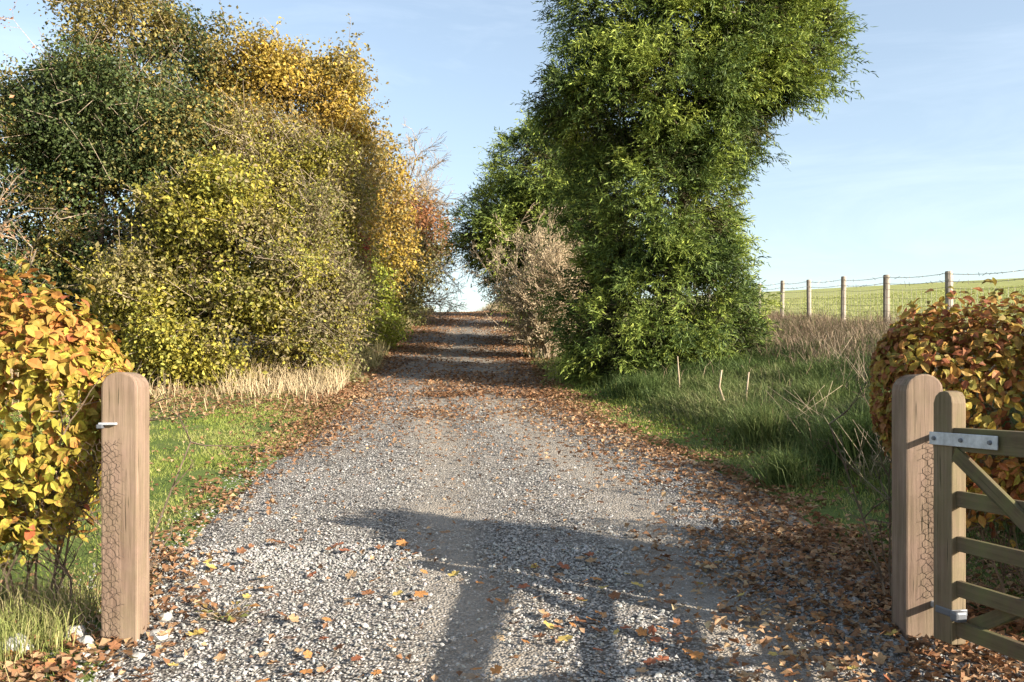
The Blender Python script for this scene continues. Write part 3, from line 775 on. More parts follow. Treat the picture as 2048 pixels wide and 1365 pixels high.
# ------------------------------------------------------------------ gate posts, gate
import bmesh
def prism(profile, depth, axis, bev=.006, segs=2):
    """profile: list of (a,z); extruded along the other horizontal axis, centred"""
    bm = bmesh.new()
    f = [bm.verts.new((a, -depth/2, z) if axis == 'Y' else (-depth/2, a, z)) for a, z in profile]
    fc = bm.faces.new(f); r = bmesh.ops.extrude_face_region(bm, geom=[fc])
    mv = (0, depth, 0) if axis == 'Y' else (depth, 0, 0)
    bmesh.ops.translate(bm, verts=[v for v in r['geom'] if isinstance(v, bmesh.types.BMVert)], vec=mv)
    bmesh.ops.recalc_face_normals(bm, faces=bm.faces)
    if bev:
        ed = [e for e in bm.edges if len(e.link_faces) == 2 and e.calc_face_angle(0) > .7]
        bmesh.ops.bevel(bm, geom=ed, offset=bev, segments=segs, affect='EDGES', profile=.6)
    return bm

def bm_obj(name, bm, mat, parent=None, loc=(0, 0, 0), rot=(0, 0, 0)):
    me = bpy.data.meshes.new(name); bm.to_mesh(me); bm.free()
    me.materials.append(mat); o = bpy.data.objects.new(name, me); COL.objects.link(o); o.location = loc; o.rotation_euler = rot
    if parent is not None: o.parent = parent
    return o

def box_bm(sx, sy, sz, bev=.004):
    bm = bmesh.new(); bmesh.ops.create_cube(bm, size=1); bmesh.ops.scale(bm, vec=(sx, sy, sz), verts=bm.verts)
    if bev: bmesh.ops.bevel(bm, geom=bm.edges[:], offset=bev, segments=2, affect='EDGES', profile=.6)
    return bm

def arch(w, z0, z1, rise, k=9):
    pts = [(-w/2, z0), (w/2, z0)]
    for i in range(k+1):
        a = math.pi*i/k; pts.append((w/2*math.cos(a), z1-rise+rise*math.sin(a)))
    return pts

gz = 0.0
left = thing('gate_post', 'thick brown timber gatepost with a rounded top at the left of the drive', 'gatepost', (-1.972, 4.725, gz), 'gateposts')
bm_obj('shaft', prism(arch(.178, -.4, 1.345, .078), .19, 'Y', .009), M_POST, left, rot=(0, 0, math.radians(3)))
bm_obj('latch_plate', box_bm(.085, .03, .012, .003), M_STEEL, left, (-.045, -.108, 1.085), (0, 0, math.radians(3)))
bm_obj('latch_pin', box_bm(.03, .05, .02, .004), M_BOLT, left, (-.08, -.105, 1.072))
right = thing('gate_post', 'thick brown timber gatepost carrying the open gate at the right of the drive', 'gatepost', (2.07, 4.73, gz), 'gateposts')
bm_obj('shaft', prism(arch(.185, -.4, 1.335, .085), .20, 'Y', .009), M_POST, right, rot=(0, 0, math.radians(-2)))
bm_obj('hinge_hook', box_bm(.026, .20, .026, .006), M_STEEL, right, (.03, -.15, 1.02))
bm_obj('hinge_hook', box_bm(.03, .16, .03, .006), M_STEEL, right, (.04, -.15, .185))

gate = thing('field_gate', 'mossy five barred timber gate standing open on the right of the drive', 'gate', (2.105, 4.462, 0.0), None, math.radians(-78))
bm_obj('hanging_stile', prism([(-.06, .045), (.075, .045), (.075, 1.19), (.068, 1.222), (.050, 1.243), (.02, 1.25), (-.015, 1.245), (-.045, 1.225), (-.06, 1.19)], .078, 'Y', .006), M_STILE, gate)
L_G = 3.55
for z0, z1, th in ((.965, 1.075, .060), (.70, .775, .030), (.49, .56, .030), (.275, .35, .030), (.085, .16, .034)):
    bm_obj('rail', box_bm(L_G, th, z1-z0, .004), M_RAIL, gate, (.072+L_G/2, 0, (z0+z1)/2))
bm_obj('latch_stile', box_bm(.075, .07, 1.08, .005), M_STILE, gate, (.11+L_G, 0, .60))
def brace(x0, z0, x1, z1, y, w=.07, t=.022):
    l = math.hypot(x1-x0, z1-z0); bm_obj('brace', box_bm(l, t, w, .003), M_RAIL, gate, ((x0+x1)/2, y, (z0+z1)/2), (0, -math.atan2(z1-z0, x1-x0), 0))
brace(.09, .955, 1.45, .13, -.030)
brace(.09, .12, 1.72, .96, .030)
brace(1.80, .955, 3.45, .13, -.030)
bm_obj('upright', box_bm(.07, .022, .86, .003), M_RAIL, gate, (1.74, -.029, .53))
st = bm_obj('strap_hinge', box_bm(.46, .008, .062, .003), M_STEEL, gate, (.155, -.0465, 1.020))
for x in (-.19, .0, .19):
    bm = bmesh.new(); bmesh.ops.create_cone(bm, cap_ends=True, segments=8, radius1=.011, radius2=.009, depth=.012); bm_obj('bolt', bm, M_BOLT, st, (x, -.009, 0), (math.pi/2, 0, 0))
bm_obj('lower_hinge', box_bm(.12, .088, .035, .006), M_BOLT, gate, (.02, 0, .175+.02))
bm_obj('hinge_eye', box_bm(.05, .06, .05, .012), M_BOLT, gate, (.11, -.03, .19))

# ------------------------------------------------------------------ chicken wire
def hex_wire(fn, W_, H_, c=.043, r=.0012):
    """hexagonal netting on a surface fn(u,v)->xyz"""
    A, B = [], []; a = c/2; hs = c*.30
    rows = int(H_/(c*.72)); cols = int(W_/c)
    for j in range(rows):
        for i in range(cols):
            x = i*c+(a if j % 2 else 0); y = j*c*.72
            p0 = (x, y); p1 = (x+a, y+hs); p2 = (x+c, y); q = (x+a, y+c*.72)
            A += [p0, p1, p1]; B += [p1, p2, q]
    A = np.array(A); B = np.array(B); k = (B[:, 0] <= W_) & (B[:, 1] <= H_); A, B = A[k], B[k]
    jt = lambda Q: Q+(np.stack([vnoise(Q, 30, 5), vnoise(Q, 30, 6)], -1)-.5)*.022
    A, B = jt(A), jt(B); PA, PB = fn(A[:, 0], A[:, 1]), fn(B[:, 0], B[:, 1]); return sticks(PA, PB, r, r)

def wire_left(u, v):
    wob = .02*(vnoise(np.stack([u*0, v], -1), 4, 3)-.5)
    x = -2.60+u; onpost = sstep(-2.10, -2.06, x)
    y = (4.66+.04*np.sin(u*9)*(1-onpost)+.10*np.sin(v*3)*(1-onpost))*(1-onpost)+4.6165*onpost
    y = np.where(x > -2.062, 4.615+.0025*vnoise(np.stack([u, v], -1), 20, 1), y)
    return np.stack([x+wob, y, ground_v(x, y)*(1-onpost)+v+.02], -1)
def ground_v(x, y): return height(x, y)
V, F = hex_wire(wire_left, .668, 1.0)
o = add_np('chicken_wire', V, F, M_WIRED); tag(o, 'rusty hexagonal chicken wire stapled to the left gatepost below the beech hedge', 'wire netting', 'chicken wire by the gateposts')
def wire_right(u, v):
    x = 2.055+u; on = 1-sstep(2.16, 2.22, x); wob = .012*(vnoise(np.stack([u, v], -1), 5, 7)-.5)
    y = 4.618*on+(4.86+.05*np.sin(u*6))*(1-on)+wob*(1-on)
    return np.stack([x+wob, y, v+.22+.0*u], -1)
V, F = hex_wire(wire_right, 1.1, .82)
o = add_np('chicken_wire', V, F, M_WIRED); tag(o, 'hexagonal chicken wire stapled to the right gatepost behind the open gate', 'wire netting', 'chicken wire by the gateposts')

# ------------------------------------------------------------------ wire fence along the field
fx = 6.62
fence = thing('wire_fence', 'grey post and wire stock fence along the green field', 'fence', (fx, 18.5, ground_at(fx, 18.5)))
posts = [11.8, 13.98, 16.35, 18.5, 20.6, 22.7, 24.8, 26.9, 29.0, 31.1]
tops = []
rng = np.random.default_rng(77)
for y in posts:
    z = ground_at(fx, y); h = 1.06+rng.uniform(-.03, .03); r = .058 if y < 17 else .052
    ln = rng.normal()*.012
    k = np.array([[fx, y, z-.2], [fx+ln*.4, y, z+.3], [fx+ln*.7, y, z+.7], [fx+ln, y, z+h-.015], [fx+ln, y, z+h]])
    V, F = tube(k, [r*1.02, r, r*.97, r*.95, r*.85], 10); add_np('post', V, F, M_FPOST, fence, smooth=False)
    tops.append((fx+ln, y, z, h))
def strand(hf, name, r, barbs=False):
    A, B = [], []
    for (x0, y0, z0, h0), (x1, y1, z1, h1) in zip(tops[:-1], tops[1:]):
        s = np.linspace(0, 1, 9); p = np.stack([x0+(x1-x0)*s-.06, y0+(y1-y0)*s, z0+hf+(z1-z0)*s-.03*4*s*(1-s)], -1); A.append(p[:-1]); B.append(p[1:])
        if barbs:
            q = np.linspace(.05, .95, 14); c = np.stack([x0+(x1-x0)*q-.06, y0+(y1-y0)*q, z0+hf+(z1-z0)*q-.03*4*q*(1-q)], -1)
            d = rng.normal(size=c.shape)*.018; A += [c-d]; B += [c+d]
    V, F = sticks(np.concatenate(A), np.concatenate(B), r, r); add_np(name, V, F, M_WIRE, fence)
strand(1.01, 'barbed_wire', .0042, True); strand(.90, 'barbed_wire', .0042, True)
for h in (.80, .66, .53, .42, .32, .23, .15): strand(h, 'wire_strand', .003)
A, B = [], []
for (x0, y0, z0, h0), (x1, y1, z1, h1) in zip(tops[:-1], tops[1:]):
    for s in np.arange(.04, 1, .075):
        A.append((x0-.06, y0+(y1-y0)*s, z0+(z1-z0)*s+.1)); B.append((x0-.06, y0+(y1-y0)*s, z0+(z1-z0)*s+.80))
V, F = sticks(np.array(A), np.array(B), .0025, .0025); o = add_np('wire_netting', V, F, M_WIRE, fence)

# ------------------------------------------------------------------ grass
def blades(X, Y, h, w, rng, bend=.5, segs=2, lean=None, cols=None):
    n = len(X); Z = height(X, Y)-.01
    a = rng.uniform(0, 2*math.pi, n); s = np.stack([np.cos(a), np.sin(a), 0*a], -1)
    b = rng.uniform(0, 2*math.pi, n); d = np.stack([np.cos(b), np.sin(b), 0*b], -1)*(bend*rng.uniform(.2, 1.4, n))[:, None]
    if lean is not None: d = d+np.array(lean)
    P = np.stack([X, Y, Z], -1); hv = h[:, None]
    tip = P+np.array([0, 0, 1.])*hv*(1-.25*np.clip(np.linalg.norm(d, axis=1, keepdims=True), 0, 1.6))+d*hv
    if segs == 1:
        V = np.stack([P-s*w[:, None]/2, P+s*w[:, None]/2, tip], 1).reshape(-1, 3); F = np.arange(n*3).reshape(-1, 3); T = cols
    else:
        mid = P+np.array([0, 0, .62])*hv+d*hv*.32
        V = np.stack([P-s*w[:, None]/2, P+s*w[:, None]/2, mid-s*w[:, None]*.38, mid+s*w[:, None]*.38, tip], 1).reshape(-1, 3)
        f = np.array([[0, 1, 3], [0, 3, 2], [2, 3, 4]]); F = (f[None]+(np.arange(n)*5)[:, None, None]).reshape(-1, 3); T = np.repeat(cols, 3, 0)
    return V, F, T

PAL_LAWN = palette([(.14, .18, .035), (.23, .285, .05), (.31, .34, .085), (.38, .35, .15), (.26, .29, .06)], .5, 1.6)
PAL_BANK = palette([(.045, .075, .025), (.08, .125, .035), (.12, .165, .05), (.17, .20, .07), (.28, .25, .13)], .5, 1.2)
PAL_STRAW = palette([(.28, .20, .11), (.42, .32, .18), (.54, .44, .27), (.36, .28, .17)], .35)
PAL_DEAD = palette([(.11, .075, .05), (.21, .15, .10), (.36, .28, .19)], .4)
rng = np.random.default_rng(55)
# lawn left of the drive
def rejection(n, x0, x1, y0, y1, prob, rng, ypow=1.0):
    X = rng.uniform(x0, x1, n); Y = y0+(y1-y0)*rng.random(n)**ypow
    k = rng.random(n) < prob(X, Y); return X[k], Y[k]
def lawn_p(X, Y):
    d = edge_l(Y)-X
    return sstep(-.05, .35, d)*(.10+.90*sstep(.36, .60, fnoise(np.stack([X, Y], -1), 1.5, 12)))*(1-.6*sstep(11.2, 13.6, Y+.8*fnoise(np.stack([X, Y], -1), .9, 2)))
X, Y = rejection(230000, -7.0, -1.9, 3.3, 14.5, lawn_p, rng, 1.3)
V, F, T = blades(X, Y, rng.uniform(.025, .06, len(X)), .0035+.0006*Y, rng, .8, 1, None, PAL_LAWN(np.stack([X, Y, 0*X], -1), rng, 1))
tag(add_np('lawn_grass', V, F, M_GRASS, None, T), 'short bright green lawn grass left of the drive', None, None, 'stuff')
# tall thin grass at the foot of the left beech hedge
def tuft_p(X, Y): return np.where(X < edge_l(Y)-.1, 1, 0)*sstep(.32, .5, fnoise(np.stack([X, Y], -1), 2.2, 14))*(1-sstep(-2.35, -2.1, X))
X, Y = rejection(16000, -5, -2.1, 3.6, 5.2, tuft_p, rng)
V, F, T = blades(X, Y, rng.uniform(.08, .24, len(X)), np.full(len(X), .005), rng, .5, 2, (.1, -.05, 0),
                 palette([(.14, .17, .05), (.24, .27, .08), (.40, .36, .17), (.50, .42, .24)], .4, 2)(np.stack([X, Y, 0*X], -1), rng, 1))
tag(add_np('rough_grass', V, F, M_GRASS, None, T), 'pale rough grass under the left beech hedge', None, None, 'stuff')
# bank right of the drive
def bank_p(X, Y):
    d = X-edge_r(Y); return sstep(.0, .25, d)*(.25+.75*sstep(.30, .55, fnoise(np.stack([X, Y], -1), 1.6, 16)))*np.where(X < 6.4, 1, 0)*(1-.75*sstep(3.6, 5, X))
X, Y = rejection(170000, .6, 6.4, 4.6, 20, bank_p, rng, 1.25)
dr = X-edge_r(Y); tall = sstep(.45, 1.1, dr)*(.5+.8*fnoise(np.stack([X, Y], -1), 1.1, 17))
V, F, T = blades(X, Y, (.05+.26*tall)*rng.uniform(.6, 1.25, len(X)), .0045+.0005*Y, rng, .9, 2, (-.25, -.1, 0), np.where((rng.random(len(X)) < sstep(.35, .95, dr))[:, None], PAL_BANK(np.stack([X, Y, 0*X], -1), rng, 2), PAL_LAWN(np.stack([X, Y, 0*X], -1), rng, 2)))  # short edge blades take the lighter lawn tint: sunlit strip put into colour
tag(add_np('bank_grass', V, F, M_GRASS, None, T), 'long dark green grass on the bank, tinted paler as a sunlit strip by the drive', None, None, 'stuff')
# dead grass and stems: bank top, foot of the left trees, lane verges
def dead_p(X, Y): return (.10*sstep(.5, .62, fnoise(np.stack([X, Y], -1), 1.4, 88))*(X > edge_r(Y)+.9)+1)*np.maximum(sstep(3.2, 4.6, X-.8*fnoise(np.stack([X, Y], -1), .8, 18)), .09*sstep(.5, .62, fnoise(np.stack([X, Y], -1), 1.4, 88))*(X > edge_r(Y)+.9))*(1-sstep(6.5, 7.2, X))
X, Y = rejection(46000, 1.6, 7.2, 6, 24, dead_p, rng)
V, F, T = blades(X, Y, rng.uniform(.18, .55, len(X))*(.5+.9*fnoise(np.stack([X, Y], -1), 1.5, 19)), np.full(len(X), .008), rng, 1.1, 2, None, PAL_DEAD(np.stack([X, Y, 0*X], -1), rng, 3))
tag(add_np('dead_grass', V, F, M_STRAW, None, T), 'dead brown grass and weeds along the top of the bank below the fence', None, None, 'stuff')
def straw_p(X, Y): return np.where(X < edge_l(Y)-.2, 1, 0)*sstep(.28, .5, fnoise(np.stack([X, Y], -1), 1.0, 23))*(.04+.96*sstep(12.6, 14.6, Y+.9*(fnoise(np.stack([X, Y], -1), 1.6, 27)-.5)))
X, Y = rejection(21000, -8.2, -2.4, 11.6, 15.4, straw_p, rng)
V, F, T = blades(X, Y, rng.uniform(.15, .7, len(X))*(.1+.4*sstep(12.4, 14.6, Y)+.7*fnoise(np.stack([X, Y], -1), 1.2, 24)), np.full(len(X), .009), rng, .85, 2, (-.12, 0, 0), PAL_STRAW(np.stack([X, Y, 0*X], -1), rng, 4))
tag(add_np('dry_grass', V, F, M_STRAW, None, T), 'tall straw coloured dry grass at the foot of the left trees', None, None, 'stuff')
def verge_p(X, Y):
    a = np.where((X < edge_l(Y)-.02) & (X > edge_l(Y)-1.1), 1, 0)*.8+np.where((X > edge_r(Y)+.02) & (X < edge_r(Y)+1.1), 1, 0)
    return a*sstep(.36, .58, fnoise(np.stack([X, Y], -1), .9, 25))
X, Y = rejection(90000, -5.5, 3, 15.5, 46, verge_p, rng)
V, F, T = blades(X, Y, rng.uniform(.12, .42, len(X)), np.full(len(X), .016), rng, .5, 1, None, palette([(.12, .16, .04), (.26, .26, .09), (.44, .36, .20), (.50, .41, .25)], .5, .6)(np.stack([X, Y, 0*X], -1), rng, 5))
tag(add_np('verge_grass', V, F, M_STRAW, None, T), 'rough mixed grass along both verges of the lane', None, None, 'stuff')
def hum_p(X, Y): return np.where(X > edge_r(Y)-.4, 1, 0)*1.0
X, Y = rejection(14000, -2.5, 4, 38, 47, hum_p, rng)
V, F, T = blades(X, Y, rng.uniform(.15, .5, len(X)), np.full(len(X), .02), rng, .4, 1, None, PAL_STRAW(np.stack([X, Y, 0*X], -1), rng, 6)*.8)
tag(add_np('crest_grass', V, F, M_STRAW, None, T), 'pale grass on the hump at the crest of the lane', None, None, 'stuff')
X, Y = rejection(70000, 6.6, 36, 10, 62, lambda X, Y: np.ones(len(X)), rng, 1.3)
V, F, T = blades(X, Y, rng.uniform(.04, .12, len(X)), .008+.0007*Y, rng, .6, 1, None, palette([(.20, .235, .065), (.28, .30, .10), (.37, .36, .16)], .5, .5)(np.stack([X, Y, 0*X], -1), rng, 7))
tag(add_np('field_grass', V, F, M_GRASS, None, T), 'short grass of the field beyond the fence', None, None, 'stuff')

# ------------------------------------------------------------------ gravel
ph = (1+5**.5)/2
IV = unit(np.array([[-1, ph, 0], [1, ph, 0], [-1, -ph, 0], [1, -ph, 0], [0, -1, ph], [0, 1, ph], [0, -1, -ph], [0, 1, -ph], [ph, 0, -1], [ph, 0, 1], [-ph, 0, -1], [-ph, 0, 1]], float))
IF = np.array([[0, 11, 5], [0, 5, 1], [0, 1, 7], [0, 7, 10], [0, 10, 11], [1, 5, 9], [5, 11, 4], [11, 10, 2], [10, 7, 6], [7, 1, 8], [3, 9, 4], [3, 4, 2], [3, 2, 6], [3, 6, 8], [3, 8, 9], [4, 9, 5], [2, 4, 11], [6, 2, 10], [8, 6, 7], [9, 8, 1]])
OV = np.array([[1, 0, 0], [-1, 0, 0], [0, 1, 0], [0, -1, 0], [0, 0, 1.]]); OF = np.array([[0, 2, 4], [2, 1, 4], [1, 3, 4], [3, 0, 4]])
def gravel(X, Y, r, tv, tf, rng, jit=.18):
    n = len(X); parts = []
    for q in np.array_split(np.arange(n), 12):
        t = tv*(1+rng.normal(size=(len(tv), 1))*jit)
        P = np.stack([X[q], Y[q], height(X[q], Y[q])+r[q]*.22], -1)
        nr = rng.normal(size=(len(q), 3))*.35+np.array([0, 0, 1]); di = rng.normal(size=(len(q), 3))
        sc = np.stack([r[q]*rng.uniform(.7, 1.25, len(q)), r[q]*rng.uniform(.8, 1.4, len(q)), r[q]*rng.uniform(.45, .85, len(q))], -1)
        V, F = scatter(t, tf, P, frames(nr, di), sc)
        v = np.clip(rng.beta(2.0, 3.0, len(q))*.42+.08, 0, .36)[:, None]; c = v*np.array([[1.0, .97, .91]])*(1+rng.normal(size=(len(q), 3))*.03)
        parts.append((V, F, np.repeat(np.clip(c, 0, 1), len(tf), 0)))
    return merge(parts)
def gravel_p(X, Y):
    el, er = edge_l(Y), edge_r(Y); u = (X-el)/(er-el)
    p = sstep(-.10, .06, u)*(1-sstep(.80, .97, u))
    tr = np.exp(-((u-.40)/.06)**2)*.85+np.exp(-((u-.70)/.08)**2)*.8
    return p*np.clip(1-tr, .2, 1)*(1-.5*sstep(7.5, 11, Y))*(.28+.72*sstep(.34, .6, fnoise(np.stack([X, Y], -1), 1.0, 61)))
rng = np.random.default_rng(66)
X, Y = rejection(36000, -2.8, 2.9, 3.7, 6.2, gravel_p, rng, 1.2)
V, F, T = gravel(X, Y, rng.gamma(3, .0016, len(X))+.003, IV, IF, rng)
V2, F2, T2 = gravel(*(lambda a: (a[0], a[1], rng.gamma(3, .0013, len(a[0]))+.0034))(rejection(120000, -2.8, 2.9, 4.0, 14.5, gravel_p, rng, 1.5)), OV, OF, rng)
V, F, T = merge([(V, F, T), (V2, F2, T2)])
tag(add_np('gravel', V, F, M_STONE, None, T), 'loose grey crushed stone covering the drive', None, None, 'stuff')

# pale flints at the foot of the left post
spots = [(-2.42, 4.52, .075, 'large white flint in the grass left of the left gatepost', 1.0), (-2.23, 4.72, .055, 'rounded pale stone against the chicken wire left of the left post', .8),
         (-2.12, 4.60, .045, 'small pale stone touching the left gatepost on its left side', .9), (-1.80, 4.70, .050, 'pale flat stone just right of the left gatepost', .6),
         (-1.80, 4.45, .030, 'small white stone in front of the left gatepost', .8), (-1.86, 4.95, .042, 'grey stone behind the left gatepost at the lawn edge', .7),
         (-1.22, 4.62, .026, 'little white stone alone on the gravel right of the left post', .8), (-2.05, 4.42, .034, 'pale stone among orange leaves before the left post', .8)]
rng = np.random.default_rng(91)
for x, y, r, lab, fl in spots:
    bm = bmesh.new(); bmesh.ops.create_icosphere(bm, subdivisions=2, radius=1)
    sd = rng.integers(1000)
    P = np.array([v.co[:] for v in bm.verts]); k = .55+.45*vnoise(P+5, 1.3, int(sd))+.5*vnoise(P+9, 2.6, int(sd)+1)
    for v, kk in zip(bm.verts, k): v.co *= kk
    bmesh.ops.scale(bm, vec=(r*1.2, r, r*fl), verts=bm.verts)
    o = bm_obj('stone', bm, M_FLINT, None, (x, y, ground_at(x, y)+r*fl*.12), (0, 0, rng.uniform(0, 6))); tag(o, lab, 'stone', 'pale stones round the left gatepost')

# ------------------------------------------------------------------ fallen leaves
rng = np.random.default_rng(70)
PAL_FALL = palette([(.08, .05, .033), (.15, .085, .05), (.24, .125, .065), (.27, .18, .11), (.38, .25, .14), (.42, .34, .20)], .3, .9)
def lit_p(X, Y): return litter_amount(X, Y)*.95
def fallen(X, Y, size, rng, off=.012, pal=PAL_FALL):
    n = len(X); P = np.stack([X, Y, height(X, Y)+off+rng.uniform(0, .02, n)], -1)
    nr = rng.normal(size=(n, 3))*.38+np.array([0, 0, 1]); V, F = scatter(LEAF_V*np.array([1.2, 1, 2.0]), LEAF_F, P, frames(nr, rng.normal(size=(n, 3))), size)
    return V, F, np.repeat(pal(P, rng, 3), 2, 0)
X, Y = rejection(60000, -3.3, 3.2, 4.0, 13.5, lit_p, rng, 1.0)
X2, Y2 = rejection(60000, -4.2, 1.6, 13.0, 40, lit_p, rng, 1.4)
X3, Y3 = rejection(6500, -7, -2.3, 8.3, 14.5, lambda X, Y: sstep(10.6, 12.8, Y+.6*fnoise(np.stack([X, Y], -1), 1.3, 3))+.03, rng)   # on the turf under the left trees
X4, Y4 = rejection(5200, -2.4, 2.9, 4.0, 13, lambda X, Y: .2+.8*sstep(6.5, 11, Y), rng)                                                      # strewn over the gravel
X5, Y5 = rejection(5200, .8, 3.4, 3.9, 6.6, lambda X, Y: sstep(.4, 1.9, X+.9*(fnoise(np.stack([X, Y], -1), 1.6, 72)-.5)), rng)
X8, Y8 = rejection(1500, -5.5, -2.2, 4.4, 12, lambda X, Y: sstep(.42, .6, fnoise(np.stack([X, Y], -1), 1.3, 73)), rng)
X9, Y9 = rejection(2600, -2.9, -1.7, 5.2, 9.5, lambda X, Y: sstep(.5, .6, fnoise(np.stack([X, Y], -1), 1.5, 74))*np.exp(-((X-edge_l(Y))/.22)**2), rng)
X6, Y6 = rejection(900, -2.9, -1.9, 3.9, 4.7, lambda X, Y: np.exp(-((X+2.25)/.25)**2-((Y-4.25)/.25)**2), rng)
X7, Y7 = rejection(1500, 2.0, 5.0, 6, 13, lambda X, Y: sstep(.5, .62, fnoise(np.stack([X, Y], -1), 1.2, 71)), rng)
parts = []
for a, b_, s0, s1 in ((X, Y, .03, .065), (X2, Y2, .035, .07), (X3, Y3, .035, .07), (X4, Y4, .02, .05), (X5, Y5, .03, .06), (X8, Y8, .025, .05), (X9, Y9, .03, .055), (X6, Y6, .04, .075), (X7, Y7, .04, .07)):
    parts.append(fallen(a, b_, rng.uniform(s0, s1, len(a)), rng))
V, F, T = merge(parts)
tag(add_np('leaf_litter', V, F, M_LITTER, None, T), 'brown and orange fallen leaves lying along the drive', None, None, 'stuff')

# the 300 fallen leaves that show largest, one object each (maple-like outline)
ML = []
for k in range(24):
    a = math.pi/2+2*math.pi*k/24; lobe = .62+.38*abs(math.cos(2.5*(a-math.pi/2)))**.8
    if abs((a-3*math.pi/2+math.pi) % (2*math.pi)-math.pi) < .2: lobe *= .5
    ML.append((lobe*.5*math.cos(a), lobe*.5*math.sin(a)))
kinds = [('orange', (.42, .20, .07)), ('brown', (.20, .095, .05)), ('yellow', (.48, .37, .11)), ('tan', (.40, .27, .15)), ('red brown', (.28, .10, .055))]
lmesh = {}
for kn, colr in kinds:
    for s in range(3):
        v = np.array([(x, y, .0) for x, y in ML]+[(0, 0, 0)]); rad = np.linalg.norm(v[:, :2], axis=1)
        v[:, 2] = .30*rad**2*rng.uniform(-.6, 1.6)+rng.normal(size=len(v))*.025; v[-1, 2] = -.02
        if s == 1: v[:, 0] *= .62
        f = np.array([[i, (i+1) % 24, 24] for i in range(24)])
        me = np_mesh('fallen_leaf', v, f, np.repeat((np.array(colr)*rng.uniform(.85, 1.15))[None], 24, 0)); me.materials.append(M_LITTER); lmesh[(kn, s)] = me
zones = [('on gravel left of the gate shadow', lambda: (rng.uniform(-1.9, -.3), 4.15+2.2*rng.random()**1.5), 70),
         ('on gravel among the gate shadows', lambda: (rng.uniform(-.2, 1.6), 4.15+1.8*rng.random()), 110),
         ('on dark ground by the right gatepost', lambda: (rng.uniform(1.5, 2.35), 4.15+2.2*rng.random()), 80),
         ('in the drift by the left gatepost', lambda: (rng.normal(-2.2, .17), rng.normal(4.3, .15)), 40)]
for zn, fn, cnt in zones:
    for i in range(cnt):
        x, y = fn(); kn = kinds[rng.choice(5, p=[.28, .26, .10, .26, .10])][0]; s = int(rng.integers(3))
        o = bpy.data.objects.new('fallen_leaf', lmesh[(kn, s)]); COL.objects.link(o)
        z_ = rng.uniform(.05, .09)*(1 if y > 4.6 else .85)
        o.location = (x, y, ground_at(x, y)+.022+rng.uniform(0, .008)); o.scale = (z_, z_, z_)
        o.rotation_euler = (rng.normal()*.28, rng.normal()*.28, rng.uniform(0, 6.28))
        sh = ('lobed', 'narrow', 'curled')[s]; sz = 'small' if z_ < .058 else 'large' if z_ > .075 else 'middling'; dp = ('near ' if y < 4.6 else 'middle ' if y < 5.2 else 'far ')+('left' if x < {'on gravel left of the gate shadow': -1.1, 'on gravel among the gate shadows': .7, 'on dark ground by the right gatepost': 1.92}.get(zn, -2.2) else 'right')
        tag(o, f'{sz} {kn} {sh} fallen leaf {zn}, {dp}'.replace('red brown', 'russet'), 'leaf', 'fallen leaves on the drive')

# ------------------------------------------------------------------ tussocks and a weed
rng = np.random.default_rng(23)
for lab, x, y, n_, hh in (('large dark tussock of long arching grass just behind the right gatepost', 3.05, 8.1, 900, .62), ('tussock of arching grass halfway up the shaded bank', 2.55, 9.3, 700, .5),
                          ('grass tussock at the foot of the bank beside the leafy drive edge', 2.35, 7.9, 500, .36), ('tussock of grass among pale stems on the upper bank', 3.4, 10.2, 600, .5),
                          ('pale green tussock at the foot of the big cypress', 1.75, 12.6, 600, .42)):
    t = thing('grass_tussock', lab, 'grass tussock', (x, y, ground_at(x, y)), 'grass tussocks on the bank')
    r_ = np.abs(rng.normal(size=n_))*.14; a_ = rng.uniform(0, 6.28, n_)
    V, F, T = blades(x+r_*np.cos(a_), y+r_*np.sin(a_), hh*rng.uniform(.5, 1.2, n_), np.full(n_, .008), rng, 1.0, 2, (-.35, -.15, 0), PAL_BANK(np.stack([x+r_, y+r_, 0*r_], -1), rng, 2))
    o = add_np('blades', V, F, M_GRASS, t, T); o['kind'] = 'stuff'
wx, wy = -1.52, 4.92
t = thing('weed', 'small green weed with dead brown leaves growing in the gravel', 'weed', (wx, wy, ground_at(wx, wy)))
n_ = 46; a_ = rng.uniform(0, 6.28, n_); d_ = np.stack([np.cos(a_), np.sin(a_), rng.uniform(.1, 1.1, n_)], -1); l_ = rng.uniform(.03, .13, n_)
P0 = np.array([wx, wy, ground_at(wx, wy)])+d_*l_[:, None]*np.array([1.3, .9, .8])
V, F = scatter(LEAF_V, LEAF_F, P0, frames(np.array([0, 0, 1.])+rng.normal(size=(n_, 3))*.4, d_), rng.uniform(.03, .06, n_))
T = np.repeat(palette([(.10, .14, .04), (.20, .20, .06), (.30, .15, .06), (.34, .22, .08)], .2)(P0, rng), 2, 0); add_np('foliage', V, F, M_GRASS, t, T)
V, F = sticks(np.tile(np.array([[wx, wy, ground_at(wx, wy)-.01]]), (n_, 1)), P0, .0025, .0015); o = add_np('stems', V, F, M_TWIG, t)

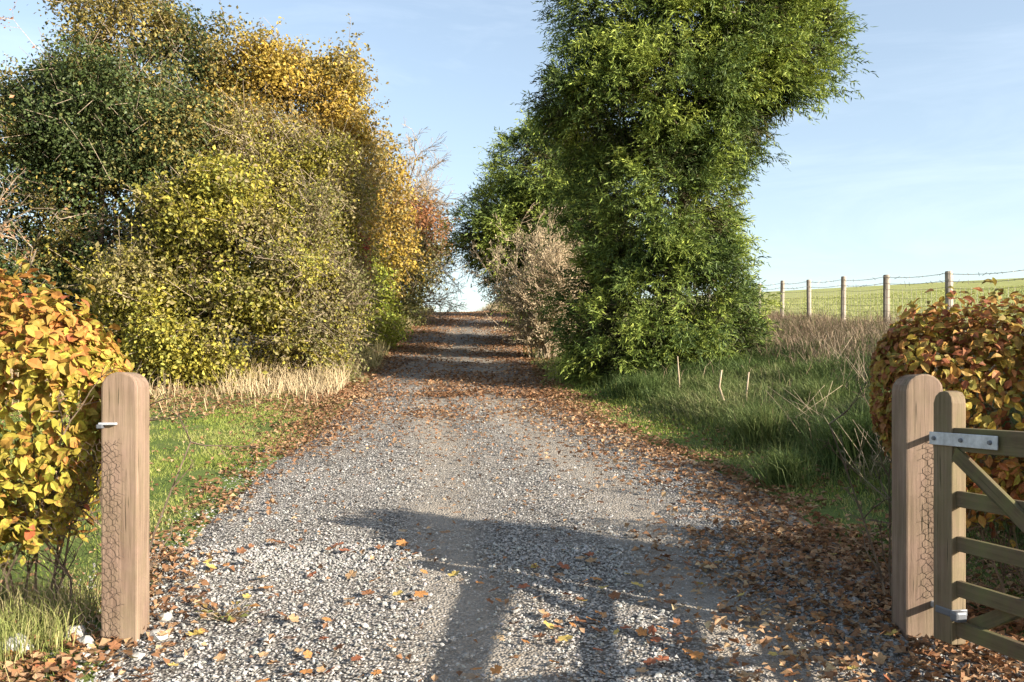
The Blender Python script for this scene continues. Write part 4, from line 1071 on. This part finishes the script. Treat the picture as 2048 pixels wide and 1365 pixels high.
# ------------------------------------------------------------------ dead stalks on the bank
def stalk(name, label, x, y, pts, r, group=None, mat=None):
    z = ground_at(x, y); root = thing(name, label, 'stalk', (x, y, z), group)
    for pl in pts:
        V, F = tube(np.array(pl)+np.array([x, y, z]), np.linspace(r, r*.55, len(pl)), 5); add_np('stem', V, F, mat or M_TWIGP, root, smooth=True)
stalk('dead_stalk', 'curved pale dead stalk on the bank, left one of two before the cypress', 2.62, 11.0, [[(0, 0, -.05), (-.10, 0, .15), (-.15, .02, .32), (-.12, .02, .52)]], .018, 'dead stalks on the bank')
stalk('dead_stalk', 'straight pale dead stalk on the bank, right one of two before the cypress', 2.80, 11.05, [[(0, 0, -.05), (.0, 0, .2), (.03, 0, .46)]], .016, 'dead stalks on the bank')
stalk('dead_stalk', 'thin upright stake at the foot of the big cypress', 2.25, 12.4, [[(0, 0, -.05), (-.01, 0, .25), (-.03, 0, .55)]], .013, 'dead stalks on the bank')
rng = np.random.default_rng(17)
for lab, x, y in (('bunch of broken pale stems in the middle of the bank', 3.0, 9.2), ('bunch of bleached stems high on the bank near the hedge', 3.9, 10.4), ('fan of pale dry stems behind the right gatepost', 2.95, 7.6),
                  ('bunch of thin dead stems on the upper bank below the fence', 4.3, 12.2)):
    stalk('dead_stalk', lab, x, y, [[(rng.normal()*.04, rng.normal()*.04, -.03), (rng.normal()*.12, rng.normal()*.1, .22), (rng.normal()*.20-.08, rng.normal()*.12, .40+.22*rng.random())] for _ in range(11)], .0035, 'dead stalks on the bank')
for lab, x, y in (('weathered stake among dry grass below the yellow bush', -4.55, 14.9), ('thin leaning stake among dry grass below the yellow bush', -4.75, 14.95)):
    stalk('wooden_stake', lab, x, y, [[(0, 0, -.05), (.01, 0, .3), (.03 if 'thin' in lab else 0, 0, .62)]], .025 if 'thin' not in lab else .014, 'stakes in the dry grass')
for o in bpy.data.objects:
    if o.parent is not None and o.name.split('.')[0] in ('twigs', 'stems', 'leaves', 'branches', 'wire_netting'): o['kind'] = 'stuff'
print('tris', sum(len(o.data.polygons) for o in bpy.data.objects if o.type == 'MESH'))
